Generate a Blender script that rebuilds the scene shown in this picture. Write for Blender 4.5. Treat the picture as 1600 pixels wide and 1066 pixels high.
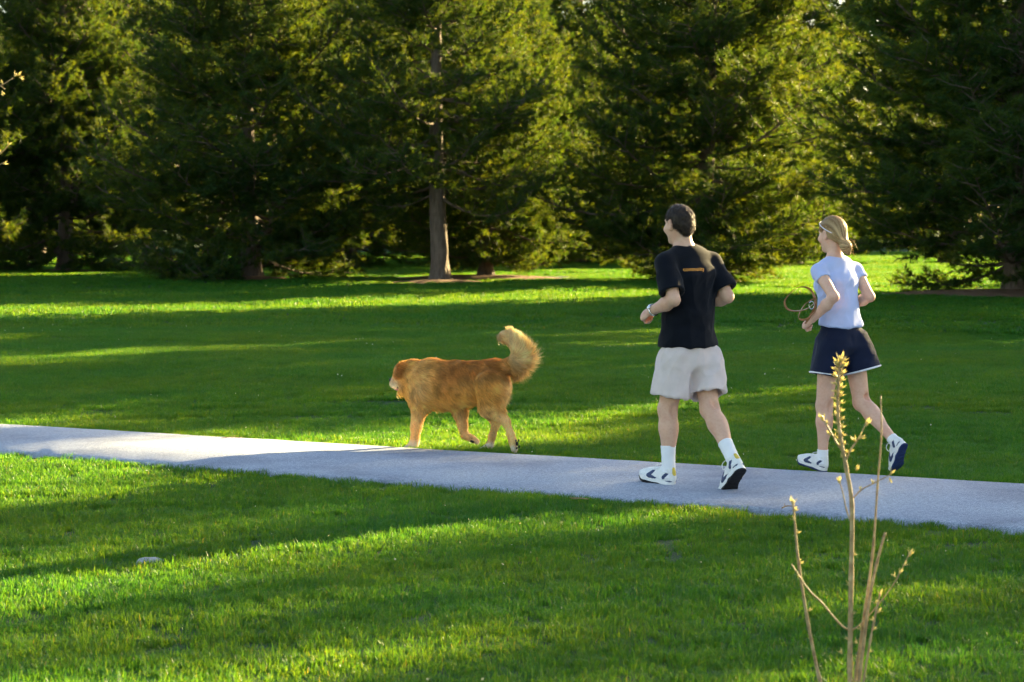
import bpy, bmesh, math, random
import numpy as np
from mathutils import Vector, Matrix, Euler

for o in list(bpy.data.objects):
    bpy.data.objects.remove(o)
S = bpy.context.scene
COL = S.collection
R_ = math.radians

# ------------------------------------------------------------------ camera
CAM_H, FPX, PITCH = 1.65, 3500.0, math.atan(188 / 3500.0)
cd = bpy.data.cameras.new('camera')
cam = bpy.data.objects.new('camera', cd)
COL.objects.link(cam)
cam.location = (0, 0, CAM_H)
cam.rotation_euler = (math.pi / 2 - PITCH, 0, 0)
cd.sensor_width = 36.0
cd.lens = FPX / 1600 * 36
cd.clip_start, cd.clip_end = 0.1, 5000
cd.dof.use_dof = True
cd.dof.focus_distance = 14.2
cd.dof.aperture_fstop = 6.3
S.camera = cam

# ------------------------------------------------------------------ sky and sun
SUN_AZ, SUN_EL = 47.0, 16.0          # degrees right of the viewing direction, above the horizon
w = bpy.data.worlds.new('World')
S.world = w
w.use_nodes = True
nt = w.node_tree
bg = nt.nodes['Background']
sky = nt.nodes.new('ShaderNodeTexSky')
sky.sky_type = 'NISHITA'
sky.sun_disc = False
sky.sun_elevation = R_(SUN_EL)
sky.sun_rotation = R_(SUN_AZ)
sky.air_density, sky.dust_density, sky.ozone_density = 1.0, 1.0, 0.0
bg.inputs['Strength'].default_value = 0.05
nt.links.new(sky.outputs['Color'], bg.inputs['Color'])

sd = bpy.data.lights.new('sun', 'SUN')
sun = bpy.data.objects.new('sun', sd)
COL.objects.link(sun)
sd.energy = 5.0
sd.angle = R_(0.5)
sd.color = (1.0, 0.77, 0.38)
sv = Vector((math.sin(R_(SUN_AZ)) * math.cos(R_(SUN_EL)), math.cos(R_(SUN_AZ)) * math.cos(R_(SUN_EL)), math.sin(R_(SUN_EL))))
sun.rotation_euler = (-sv).to_track_quat('-Z', 'Y').to_euler()
sun.location = (20, 20, 30)

S.view_settings.view_transform = 'Standard'
S.view_settings.look = 'None'
S.view_settings.gamma = 1.0
S.view_settings.use_curve_mapping = False
S.view_settings.exposure = 3.0
S.render.engine = 'CYCLES'
S.cycles.use_denoising = True
S.cycles.adaptive_threshold = 0.03
S.cycles.debug_use_spatial_splits = True
S.cycles.max_bounces = 5
S.cycles.diffuse_bounces = 3
S.cycles.glossy_bounces = 2
S.cycles.transmission_bounces = 4
S.cycles.transparent_max_bounces = 4
S.cycles.caustics_reflective = False
S.cycles.caustics_refractive = False

# ------------------------------------------------------------------ helpers
_f = Vector((0, math.cos(PITCH), -math.sin(PITCH)))
_u = Vector((0, math.sin(PITCH), math.cos(PITCH)))
def P(px, py, Y):
    """world point at depth Y for a place seen in the photograph"""
    d = _f + Vector((1, 0, 0)) * ((px - 800) / FPX) + _u * ((533 - py) / FPX)
    return Vector((0, 0, CAM_H)) + d * (Y / d.y)
def G(px, py, z=0.0):
    d = _f + Vector((1, 0, 0)) * ((px - 800) / FPX) + _u * ((533 - py) / FPX)
    return Vector((0, 0, CAM_H)) + d * ((z - CAM_H) / d.z)

def tag(o, label=None, cat=None, group=None, kind=None):
    if label: o['label'] = label
    if cat: o['category'] = cat
    if group: o['group'] = group
    if kind: o['kind'] = kind
    return o
def empty(name, loc, label=None, cat=None, group=None):
    o = bpy.data.objects.new(name, None)
    o.empty_display_size = 0.1
    COL.objects.link(o)
    o.location = loc
    return tag(o, label, cat, group)
def child_of(o, parent):
    o.parent = parent
    return o
def mesh_np(name, V, F, mat=None, smooth=False, attrs=None):
    """V (n,3), F (m,3|4) arrays -> mesh data"""
    V = np.asarray(V, np.float32); F = np.asarray(F, np.int32)
    me = bpy.data.meshes.new(name)
    k = F.shape[1]
    me.vertices.add(len(V)); me.vertices.foreach_set('co', V.ravel())
    me.loops.add(F.size); me.loops.foreach_set('vertex_index', F.ravel())
    me.polygons.add(len(F))
    me.polygons.foreach_set('loop_start', np.arange(0, F.size, k, dtype=np.int32))
    me.polygons.foreach_set('use_smooth', np.full(len(F), bool(smooth)))
    if attrs:
        for an, arr in attrs.items():
            arr = np.asarray(arr, np.float32)
            if arr.ndim == 1:
                a = me.attributes.new(an, 'FLOAT', 'POINT'); a.data.foreach_set('value', arr)
            else:
                a = me.attributes.new(an, 'FLOAT_COLOR', 'POINT')
                a.data.foreach_set('color', np.hstack([arr, np.ones((len(arr), 1), np.float32)]).astype(np.float32).ravel())
    me.update(calc_edges=True)
    if mat: me.materials.append(mat)
    return me
def obj(name, me, parent=None, loc=None):
    o = bpy.data.objects.new(name, me)
    COL.objects.link(o)
    if parent is not None: o.parent = parent
    if loc is not None: o.location = loc
    return o
def rebase(me, origin):
    me.transform(Matrix.Translation(-Vector(origin)))
    return me

def tube(pts, rad, n=8, caps=True):
    """swept round tube as arrays"""
    pts = [Vector(p) for p in pts]
    V, F = [], []
    up = Vector((0.13, 0.31, 1)).normalized()
    for i, p in enumerate(pts):
        t = (pts[min(i + 1, len(pts) - 1)] - pts[max(i - 1, 0)]).normalized()
        if abs(t.dot(up)) > .95: ref = Vector((1, .2, 0)).normalized()
        else: ref = up
        a = t.cross(ref).normalized(); b = a.cross(t)
        r = rad[i] if hasattr(rad, '__len__') else rad
        for k in range(n):
            an = 2 * math.pi * k / n
            V.append(p + a * (math.cos(an) * r) + b * (math.sin(an) * r))
    for i in range(len(pts) - 1):
        for k in range(n):
            k2 = (k + 1) % n
            F.append((i * n + k, i * n + k2, (i + 1) * n + k2, (i + 1) * n + k))
    if caps:
        c0 = len(V); V.append(pts[0]); c1 = len(V); V.append(pts[-1])
        for k in range(n):
            k2 = (k + 1) % n
            F.append((c0, k2, k, k)); F.append((c1, (len(pts) - 1) * n + k, (len(pts) - 1) * n + k2, (len(pts) - 1) * n + k2))
    return V, F
def py_mesh(name, V, F, mat=None, smooth=True):
    me = bpy.data.meshes.new(name)
    F2 = [tuple(dict.fromkeys(f)) for f in F]
    me.from_pydata([tuple(v) for v in V], [], F2)
    for p in me.polygons: p.use_smooth = smooth
    if mat: me.materials.append(mat)
    me.update()
    return me
def spline(pts, n=6):
    """Catmull-Rom through points"""
    pts = [Vector(p) for p in pts]
    out = []
    for i in range(len(pts) - 1):
        p0, p1, p2, p3 = pts[max(i - 1, 0)], pts[i], pts[i + 1], pts[min(i + 2, len(pts) - 1)]
        for k in range(n):
            t = k / n
            out.append(0.5 * ((2 * p1) + (p2 - p0) * t + (2 * p0 - 5 * p1 + 4 * p2 - p3) * t * t + (3 * p1 - p0 - 3 * p2 + p3) * t ** 3))
    out.append(pts[-1])
    return out

# numpy value noise, 3-D
def vnoise(p, seed=0):
    p = np.asarray(p, np.float64)
    i = np.floor(p).astype(np.int64); f = p - i
    f = f * f * (3 - 2 * f)
    def h(ix, iy, iz):
        n = (ix * 374761393 + iy * 668265263 + iz * 2147483647 + seed * 1274126177) & 0xFFFFFFFF
        n = ((n ^ (n >> 13)) * 1274126177) & 0xFFFFFFFF
        n = n ^ (n >> 16)
        return (n & 0xFFFF) / 32767.5 - 1.0
    r = 0
    for a in (0, 1):
        for b in (0, 1):
            for c in (0, 1):
                wgt = (f[..., 0] if a else 1 - f[..., 0]) * (f[..., 1] if b else 1 - f[..., 1]) * (f[..., 2] if c else 1 - f[..., 2])
                r = r + wgt * h(i[..., 0] + a, i[..., 1] + b, i[..., 2] + c)
    return r

# ------------------------------------------------------------------ material helpers
def new_mat(name):
    m = bpy.data.materials.new(name); m.use_nodes = True
    return m, m.node_tree, m.node_tree.nodes['Principled BSDF']
def L(nt_, a, b): nt_.links.new(a, b)
def noise_node(nt_, scale, detail=3, coord='pos', rough=.55):
    n = nt_.nodes.new('ShaderNodeTexNoise'); n.inputs['Scale'].default_value = scale
    n.inputs['Detail'].default_value = detail; n.inputs['Roughness'].default_value = rough
    if coord == 'pos':
        g = nt_.nodes.new('ShaderNodeNewGeometry'); L(nt_, g.outputs['Position'], n.inputs['Vector'])
    else:
        g = nt_.nodes.new('ShaderNodeTexCoord'); L(nt_, g.outputs['Object'], n.inputs['Vector'])
    return n.outputs['Fac']
def ramp(nt_, fac, stops):
    r = nt_.nodes.new('ShaderNodeValToRGB')
    e = r.color_ramp.elements
    while len(e) < len(stops): e.new(0.5)
    for el, (p, c) in zip(e, stops):
        el.position = p; el.color = (*c, 1)
    L(nt_, fac, r.inputs['Fac'])
    return r.outputs['Color']
def mixc(nt_, fac, a, b, mode='MIX'):
    m = nt_.nodes.new('ShaderNodeMix'); m.data_type = 'RGBA'; m.blend_type = mode
    for s, v in ((m.inputs['Factor'], fac), (m.inputs['A'], a), (m.inputs['B'], b)):
        if hasattr(v, 'links'): L(nt_, v, s)
        elif isinstance(v, (int, float)): s.default_value = v
        else: s.default_value = (*v, 1)
    return m.outputs['Result']
def attr(nt_, name, out='Fac'):
    a = nt_.nodes.new('ShaderNodeAttribute'); a.attribute_name = name
    return a.outputs[out]
def bump(nt_, bsdf, height, strength=.3, dist=.01):
    b = nt_.nodes.new('ShaderNodeBump'); b.inputs['Strength'].default_value = strength; b.inputs['Distance'].default_value = dist
    L(nt_, height, b.inputs['Height']); L(nt_, b.outputs['Normal'], bsdf.inputs['Normal'])
def leafy(name, color_fn, trans=.45, rough=.5, spec=.3, tmul=(1.15, 1.1, .6)):
    """diffuse + translucent leaf material; color_fn(nt)->color socket"""
    m, t, b = new_mat(name)
    c = color_fn(t)
    L(t, c, b.inputs['Base Color']); b.inputs['Roughness'].default_value = rough
    b.inputs['Specular IOR Level'].default_value = spec
    tr = t.nodes.new('ShaderNodeBsdfTranslucent')
    L(t, mixc(t, 1.0, c, tmul, 'MULTIPLY'), tr.inputs['Color'])
    mx = t.nodes.new('ShaderNodeMixShader'); mx.inputs['Fac'].default_value = trans
    L(t, b.outputs['BSDF'], mx.inputs[1]); L(t, tr.outputs['BSDF'], mx.inputs[2])
    L(t, mx.outputs['Shader'], t.nodes['Material Output'].inputs['Surface'])
    return m
def flat_mat(name, col, rough=.7, spec=.3, var=.12, scale=30, bumpd=0):
    m, t, b = new_mat(name)
    n = noise_node(t, scale, 4, 'obj')
    c = ramp(t, n, [(.3, tuple(x * (1 - var) for x in col)), (.7, tuple(min(1, x * (1 + var)) for x in col))])
    L(t, c, b.inputs['Base Color']); b.inputs['Roughness'].default_value = rough
    b.inputs['Specular IOR Level'].default_value = spec
    if bumpd: bump(t, b, n, .4, bumpd)
    return m
# ------------------------------------------------------------------ ground and path
FA, FB = G(0, 662, .02), G(1600, 755, .02)      # far edge of the path
NA, NB = G(0, 703, .02), G(1600, 825, .02)      # near edge
def line_n(a, b):
    d = (b - a); d.z = 0; d.normalize()
    return np.array([-d.y, d.x])                # left-hand normal: away from the camera
FN, NN = line_n(FA, FB), line_n(NA, NB)
def path_dist(x, y):
    """>0 outside the path (metres from its edge), <0 on it"""
    df = (x - FA.x) * FN[0] + (y - FA.y) * FN[1]
    dn = (x - NA.x) * NN[0] + (y - NA.y) * NN[1]
    return np.maximum(df, -dn)
def hgt(x, y):
    x = np.asarray(x, float); y = np.asarray(y, float)
    d = np.clip((path_dist(x, y)) / 1.5, 0, 1)
    p = np.stack([x, y, np.zeros_like(x)], -1)
    z = .035 * vnoise(p * .55, 3) + .010 * vnoise(p * 1.7, 5) + .10 * vnoise(p * .13, 9)
    return d * (z + .02) - .012
gm, t, b = new_mat('soil_under_grass')
n1 = noise_node(t, 2.2, 5); n2 = noise_node(t, 40, 3)
c = mixc(t, n2, ramp(t, n1, [(.35, (.020, .045, .008)), (.65, (.035, .075, .012))]), (.022, .065, .012))
L(t, c, b.inputs['Base Color']); b.inputs['Roughness'].default_value = .95
bump(t, b, n2, .8, .03)
xs = np.unique(np.concatenate([np.linspace(-16, 16, 150), np.linspace(-70, -16, 40), np.linspace(16, 70, 40), np.array([-2500, -800, -250, 250, 800, 2500.])]))
ys = np.unique(np.concatenate([np.linspace(3, 32, 150), np.linspace(32, 130, 90), np.linspace(-40, 3, 25), np.array([-900, -200, 250, 700, 2500.])]))
X, Y = np.meshgrid(xs, ys, indexing='ij')
far = (np.abs(X) > 75) | (Y > 135) | (Y < -45)
Z = np.where(far, -.02, hgt(X, Y))
on = path_dist(X, Y) < 0.02
Z = np.where(on, -.03, Z)
ni, nj = X.shape
idx = np.arange(ni * nj).reshape(ni, nj)
F = np.stack([idx[:-1, :-1], idx[1:, :-1], idx[1:, 1:], idx[:-1, 1:]], -1).reshape(-1, 4)
lawn = obj('lawn', mesh_np('lawn', np.stack([X, Y, Z], -1).reshape(-1, 3), F, gm, True))
tag(lawn, kind='structure')

pm, t, b = new_mat('path_asphalt')
g1 = noise_node(t, 170, 3); g2 = noise_node(t, 1.1, 5); g3 = noise_node(t, 38, 3, rough=.8)
c = ramp(t, g1, [(.30, (.16, .18, .22)), (.5, (.345, .385, .465)), (.72, (.56, .60, .67))])
c = mixc(t, .9, c, ramp(t, g2, [(.3, (.56, .56, .60)), (.5, (.92, .92, .94)), (.7, (1.08, 1.06, 1.02))]), 'MULTIPLY')
vor = t.nodes.new('ShaderNodeTexVoronoi'); vor.inputs['Scale'].default_value = 95
ge = t.nodes.new('ShaderNodeNewGeometry'); L(t, ge.outputs['Position'], vor.inputs['Vector'])
c = mixc(t, .55, c, ramp(t, g3, [(.35, (.55, .55, .56)), (.65, (1.35, 1.35, 1.33))]), 'MULTIPLY')
c = mixc(t, ramp(t, vor.outputs['Distance'], [(.1, (.35, .35, .35)), (.3, (0, 0, 0))]), c, (.62, .65, .70))
L(t, c, b.inputs['Base Color']); b.inputs['Roughness'].default_value = .85; b.inputs['Specular IOR Level'].default_value = .3
bump(t, b, g1, .6, .006)
# slab with worn, slightly wandering edges
N = 420
ts = np.linspace(-3.2, 3.0, N)
V, F = [], []
for i, tt in enumerate(ts):
    f = FA.lerp(FB, tt * .5 + .25); n = NA.lerp(NB, tt * .5 + .25)
    wf = .018 * float(vnoise(np.array([i * .35, 1.5, 0]), 2)) + .02 * float(vnoise(np.array([i * .08, 7.5, 0]), 2))
    wn = .018 * float(vnoise(np.array([i * .35, 3.5, 0]), 4)) + .02 * float(vnoise(np.array([i * .08, 5.5, 0]), 2))
    f = Vector((f.x + FN[0] * wf, f.y + FN[1] * wf, .02)); n = Vector((n.x + NN[0] * wn, n.y + NN[1] * wn, .02))
    V += [n + Vector((0, 0, -.12)), n + Vector((0, 0, -.012)), n.lerp(f, .012), n.lerp(f, .5) + Vector((0, 0, .012)), f.lerp(n, .012), f + Vector((0, 0, -.012)), f + Vector((0, 0, -.12))]
for i in range(N - 1):
    for k in range(6):
        F.append((i * 7 + k, (i + 1) * 7 + k, (i + 1) * 7 + k + 1, i * 7 + k + 1))
path = obj('path', py_mesh('path', V, F, pm))
tag(path, kind='structure')

# ------------------------------------------------------------------ grass
def grass_color(t):
    a = attr(t, 'tint')
    c = ramp(t, a, [(0, (.006, .112, .018)), (.45, (.014, .152, .020)), (.9, (.026, .185, .022)), (.94, (.030, .17, .04)), (1, (.040, .16, .07))])
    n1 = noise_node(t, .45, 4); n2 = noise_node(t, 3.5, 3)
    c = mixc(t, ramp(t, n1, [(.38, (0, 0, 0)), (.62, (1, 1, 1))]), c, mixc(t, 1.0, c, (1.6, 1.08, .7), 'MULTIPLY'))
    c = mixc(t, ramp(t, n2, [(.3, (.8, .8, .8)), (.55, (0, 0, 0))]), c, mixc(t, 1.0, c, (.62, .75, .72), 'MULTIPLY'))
    return c
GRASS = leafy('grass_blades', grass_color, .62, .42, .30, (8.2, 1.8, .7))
def clump(seed, nb, rad, hmin, hmax, wid, square=False):
    r = np.random.default_rng(seed)
    an = r.uniform(0, 2 * np.pi, nb); rr = rad * np.sqrt(r.uniform(0, 1, nb))
    base = np.stack([rr * np.cos(an), rr * np.sin(an), np.full(nb, -.01)], -1)
    hs = 1.05 - .35 * (rr / rad)
    if square:                        # a sod of turf: blades gathered in little tufts of uneven height
        nt_ = nb // 22
        ctr = r.uniform(-rad, rad, (nt_, 2)); k = r.integers(0, nt_, nb)
        th = r.uniform(.62, 1.25, nt_)
        off = r.normal(0, .016, (nb, 2))
        base[:, :2] = ctr[k] + off; base[:, 2] = -.015
        an = np.arctan2(off[:, 1], off[:, 0]); hs = th[k]
    h = r.uniform(hmin, hmax, nb) * hs
    az = an + r.normal(0, 1.1, nb)
    lean = r.uniform(.1, .95, nb)
    d = np.stack([np.cos(az), np.sin(az), np.zeros(nb)], -1)
    side = np.stack([-np.sin(az + r.normal(0, .5, nb)), np.cos(az), np.zeros(nb)], -1)
    w_ = (wid * r.uniform(.7, 1.3, nb))[:, None]
    m1 = base + d * (h * lean * .28)[:, None] + np.array([0, 0, 1]) * (h * .6)[:, None]
    tip = base + d * (h * lean * .95)[:, None] + np.array([0, 0, 1]) * (h * (1.0 - .28 * lean))[:, None]
    V = np.stack([base - side * w_ * .5, base + side * w_ * .5, m1 + side * w_ * .42, m1 - side * w_ * .42, tip], 1).reshape(-1, 3)
    o = np.arange(nb)[:, None] * 5
    F = np.concatenate([o + np.array([[0, 1, 2]]), o + np.array([[0, 2, 3]]), o + np.array([[3, 2, 4]])])
    tint = np.clip(r.beta(2, 2.6, nb) * .88, 0, .9)
    dry = r.uniform(0, 1, nb) < .02
    tint[dry] = r.uniform(.93, 1, dry.sum())
    return mesh_np('grass_clump', V, F, GRASS, False, {'tint': np.repeat(tint, 5)})
gc = bpy.data.collections.new('grass_clumps')
for i in range(5):
    gc.objects.link(bpy.data.objects.new('grass_clump', clump(i, 130, .105, .030, .070, .0040)))
gc2 = bpy.data.collections.new('grass_sods')
for i in range(8):
    gc2.objects.link(bpy.data.objects.new('grass_sod', clump(50 + i, 4600, .29, .026, .056, .0034, True)))
gc3 = bpy.data.collections.new('grass_sods_coarse')
for i in range(4):
    gc3.objects.link(bpy.data.objects.new('grass_sod_coarse', clump(80 + i, 2600, .62, .035, .085, .011, True)))
TREES = [  # photograph x of the trunk, depth, crown shape, height, spread, spin, label, drop of the lowest boughs
    (105, 71, 0, 12.0, 1.0, 10, 'pine at the far left with a dark trunk flaring into the grass', 0),
    (393, 62, 1, 12.5, 1.0, 80, 'broad dark pine left of centre, its boughs sweeping almost to the grass', 0),
    (686, 59.5, 2, 12.5, .92, 200, 'pine above the dog with a sun-edged bare trunk', 0),
    (758, 64.0, 3, 9.5, 1.0, 20, 'glowing yellow-green pine just behind the sun-edged trunk', 0),
    (1096, 60.5, 1, 12.5, 1.05, 300, 'feathery pine directly behind the running man, low boughs touching sunlit grass', 0),
    (1588, 50.5, 0, 13.0, 1.12, 130, 'big dark pine at the right edge standing on rusty needle litter', 0),
]
MULCH = []
for q in TREES:
    MULCH.append(((q[0] - 800) / FPX * q[1], q[1] - .5, {758: 1.9, 1588: 2.3}.get(q[0], 1.0)))
def clear(x, y):
    """distance of the nearest bare place: path or needle litter"""
    d = path_dist(x, y)
    for (mx, my, mr) in MULCH:
        d = np.minimum(d, np.hypot((x - mx) / 1.25, y - my) - mr * (1 + .25 * vnoise(np.stack([x, y, x * 0], -1) * 1.5, 8)))
    return d
rng = np.random.default_rng(77)
HW = lambda y: np.abs(y) * .2286
def sods(y0, y1, step, margin, edge):
    gx, gy = np.meshgrid(np.arange(-HW(y1) - margin, HW(y1) + margin, step), np.arange(y0, y1, step), indexing='ij')
    x = gx.ravel() + rng.normal(0, step * .08, gx.size); y = gy.ravel() + rng.normal(0, step * .08, gx.size)
    c_ = clear(x, y)
    k = (np.abs(x) < HW(y) + margin) & (c_ > edge)
    x, y = x[k], y[k]
    rot = np.stack([x * 0, x * 0, rng.integers(0, 4, len(x)) * math.pi / 2 + rng.normal(0, .06, len(x))], -1)
    p3 = np.stack([x, y, x * 0], -1)
    return np.stack([x, y, hgt(x, y) + .006], -1), 1.05 + .18 * vnoise(p3 * .8, 4) + rng.normal(0, .05, len(x)), rot
def tufts(y0, y1, dens, margin, edge, reach):
    W = HW(y1) + margin
    n = int(2 * W * (y1 - y0) * dens)
    x = rng.uniform(-W, W, n); y = rng.uniform(y0, y1, n)
    c_ = clear(x, y)
    k = (np.abs(x) < HW(y) + margin) & (c_ > edge) & (c_ < reach)
    x, y, c_ = x[k], y[k], c_[k]
    rot = np.stack([rng.normal(0, .12, len(x)), rng.normal(0, .12, len(x)), rng.uniform(0, 6.283, len(x))], -1)
    s = rng.uniform(.7, 1.15, len(x)) * np.where(c_ < .18, .85, 1)
    return np.stack([x, y, hgt(x, y)], -1), s, rot
def cat(*L_): return [np.concatenate(q) for q in zip(*L_)]
def grow(name, label, data, coll):
    pts, scs, rot = data
    gme = bpy.data.meshes.new(name)
    gme.vertices.add(len(pts)); gme.vertices.foreach_set('co', pts.astype(np.float32).ravel())
    a_ = gme.attributes.new('size', 'FLOAT', 'POINT'); a_.data.foreach_set('value', scs.astype(np.float32))
    a_ = gme.attributes.new('spin', 'FLOAT_VECTOR', 'POINT'); a_.data.foreach_set('vector', rot.astype(np.float32).ravel())
    gme.update()
    gob = obj(name, gme)
    tag(gob, label, 'grass', kind='stuff')
    ng = bpy.data.node_groups.new('grow_grass', 'GeometryNodeTree')
    ng.interface.new_socket('Geometry', in_out='INPUT', socket_type='NodeSocketGeometry')
    ng.interface.new_socket('Geometry', in_out='OUTPUT', socket_type='NodeSocketGeometry')
    gi = ng.nodes.new('NodeGroupInput'); go = ng.nodes.new('NodeGroupOutput')
    ip = ng.nodes.new('GeometryNodeInstanceOnPoints'); ci = ng.nodes.new('GeometryNodeCollectionInfo')
    ci.inputs['Collection'].default_value = coll; ci.inputs['Separate Children'].default_value = True; ci.inputs['Reset Children'].default_value = True
    a1 = ng.nodes.new('GeometryNodeInputNamedAttribute'); a1.data_type = 'FLOAT'; a1.inputs['Name'].default_value = 'size'
    a2 = ng.nodes.new('GeometryNodeInputNamedAttribute'); a2.data_type = 'FLOAT_VECTOR'; a2.inputs['Name'].default_value = 'spin'
    er = ng.nodes.new('FunctionNodeEulerToRotation')
    ip.inputs['Pick Instance'].default_value = True
    L(ng, gi.outputs[0], ip.inputs['Points']); L(ng, ci.outputs[0], ip.inputs['Instance'])
    L(ng, a1.outputs['Attribute'], ip.inputs['Scale']); L(ng, a2.outputs['Attribute'], er.inputs[0]); L(ng, er.outputs[0], ip.inputs['Rotation'])
    L(ng, ip.outputs[0], go.inputs[0])
    md = gob.modifiers.new('grow', 'NODES'); md.node_group = ng
    return gob
grow('lawn_grass', 'short green lawn grass on both sides of the path', sods(5.0, 34, .5, 3.2, .36), gc2)
grow('edge_grass', 'uneven tufts of grass fringing the path and the needle litter', cat(tufts(5.0, 26, 125, 3.2, .02, .5), tufts(44, 72, 22, 3, -.15, 1.2)), gc)
grow('far_grass', 'shaded and sunlit lawn grass stretching back under the pines', sods(34, 112, 1.05, 4.5, .75), gc3)

# pale flecks lying in the grass: small spent blossoms and dry bits
FLECK = leafy('pale_flecks', lambda t: ramp(t, attr(t, 'tint'), [(0, (.55, .50, .22)), (.6, (.70, .66, .45)), (1, (.78, .76, .68))]), .3, .6, .2, (1, 1, .8))
fx, fy = [], []
for (y0, y1, dn) in ((5.5, 16, 4), (16, 34, 1.5), (34, 66, .5)):
    n = int(2 * (HW(y1) + 3) * (y1 - y0) * dn)
    x = rng.uniform(-HW(y1) - 3, HW(y1) + 3, n); y = rng.uniform(y0, y1, n)
    k = (np.abs(x) < HW(y) + 3) & (clear(x, y) > .05) & (vnoise(np.stack([x, y, x * 0], -1) * .7, 12) > -.25)
    fx.append(x[k]); fy.append(y[k])
fx = np.concatenate(fx); fy = np.concatenate(fy); n = len(fx)
c0 = np.stack([fx, fy, hgt(fx, fy) + rng.uniform(.025, .055, n)], -1)
u1 = rng.normal(size=(n, 3)); u1 /= np.linalg.norm(u1, axis=1, keepdims=True)
u2 = np.cross(u1, rng.normal(size=(n, 3))); u2 /= np.linalg.norm(u2, axis=1, keepdims=True)
s_ = (rng.uniform(.003, .008, n) * np.clip(fy / 14, 1, 1.6))[:, None]
V = np.stack([c0 - u1 * s_, c0 + u2 * s_ * .6, c0 + u1 * s_, c0 - u2 * s_ * .6], 1).reshape(-1, 3)
tag(obj('pale_flecks', mesh_np('pale_flecks', V, np.arange(4 * n).reshape(-1, 4), FLECK, False, {'tint': np.repeat(rng.uniform(0, 1, n), 4)})), 'tiny pale flecks of spent blossom and dry bits scattered over the lawn', 'litter', kind='stuff')
# ------------------------------------------------------------------ pines
def needle_color(t):
    a = attr(t, 'tint')
    c = ramp(t, a, [(0, (.008, .032, .016)), (.5, (.018, .054, .018)), (1, (.046, .088, .018))])
    n = noise_node(t, .35, 3)
    return mixc(t, ramp(t, n, [(.35, (0, 0, 0)), (.7, (.7, .7, .7))]), c, mixc(t, 1.0, c, (1.25, 1.15, .75), 'MULTIPLY'))
NEEDLE = leafy('pine_needles', needle_color, .45, .55, .15, (5.2, 2.9, .5))
bk, t, b = new_mat('pine_bark')
n1 = noise_node(t, 6, 6, 'obj', .7)
mp = t.nodes.new('ShaderNodeMapping'); mp.inputs['Scale'].default_value = (9, 9, 1.6)
tc = t.nodes.new('ShaderNodeTexCoord'); L(t, tc.outputs['Object'], mp.inputs['Vector'])
vz = t.nodes.new('ShaderNodeTexVoronoi'); vz.inputs['Scale'].default_value = 1.6; L(t, mp.outputs['Vector'], vz.inputs['Vector'])
c = mixc(t, n1, (.045, .032, .023), (.17, .125, .09))
c = mixc(t, .6, c, ramp(t, vz.outputs['Distance'], [(.1, (.45, .42, .4)), (.6, (1, 1, 1))]), 'MULTIPLY')
L(t, c, b.inputs['Base Color']); b.inputs['Roughness'].default_value = .9
bump(t, b, vz.outputs['Distance'], .8, .03)

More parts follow.
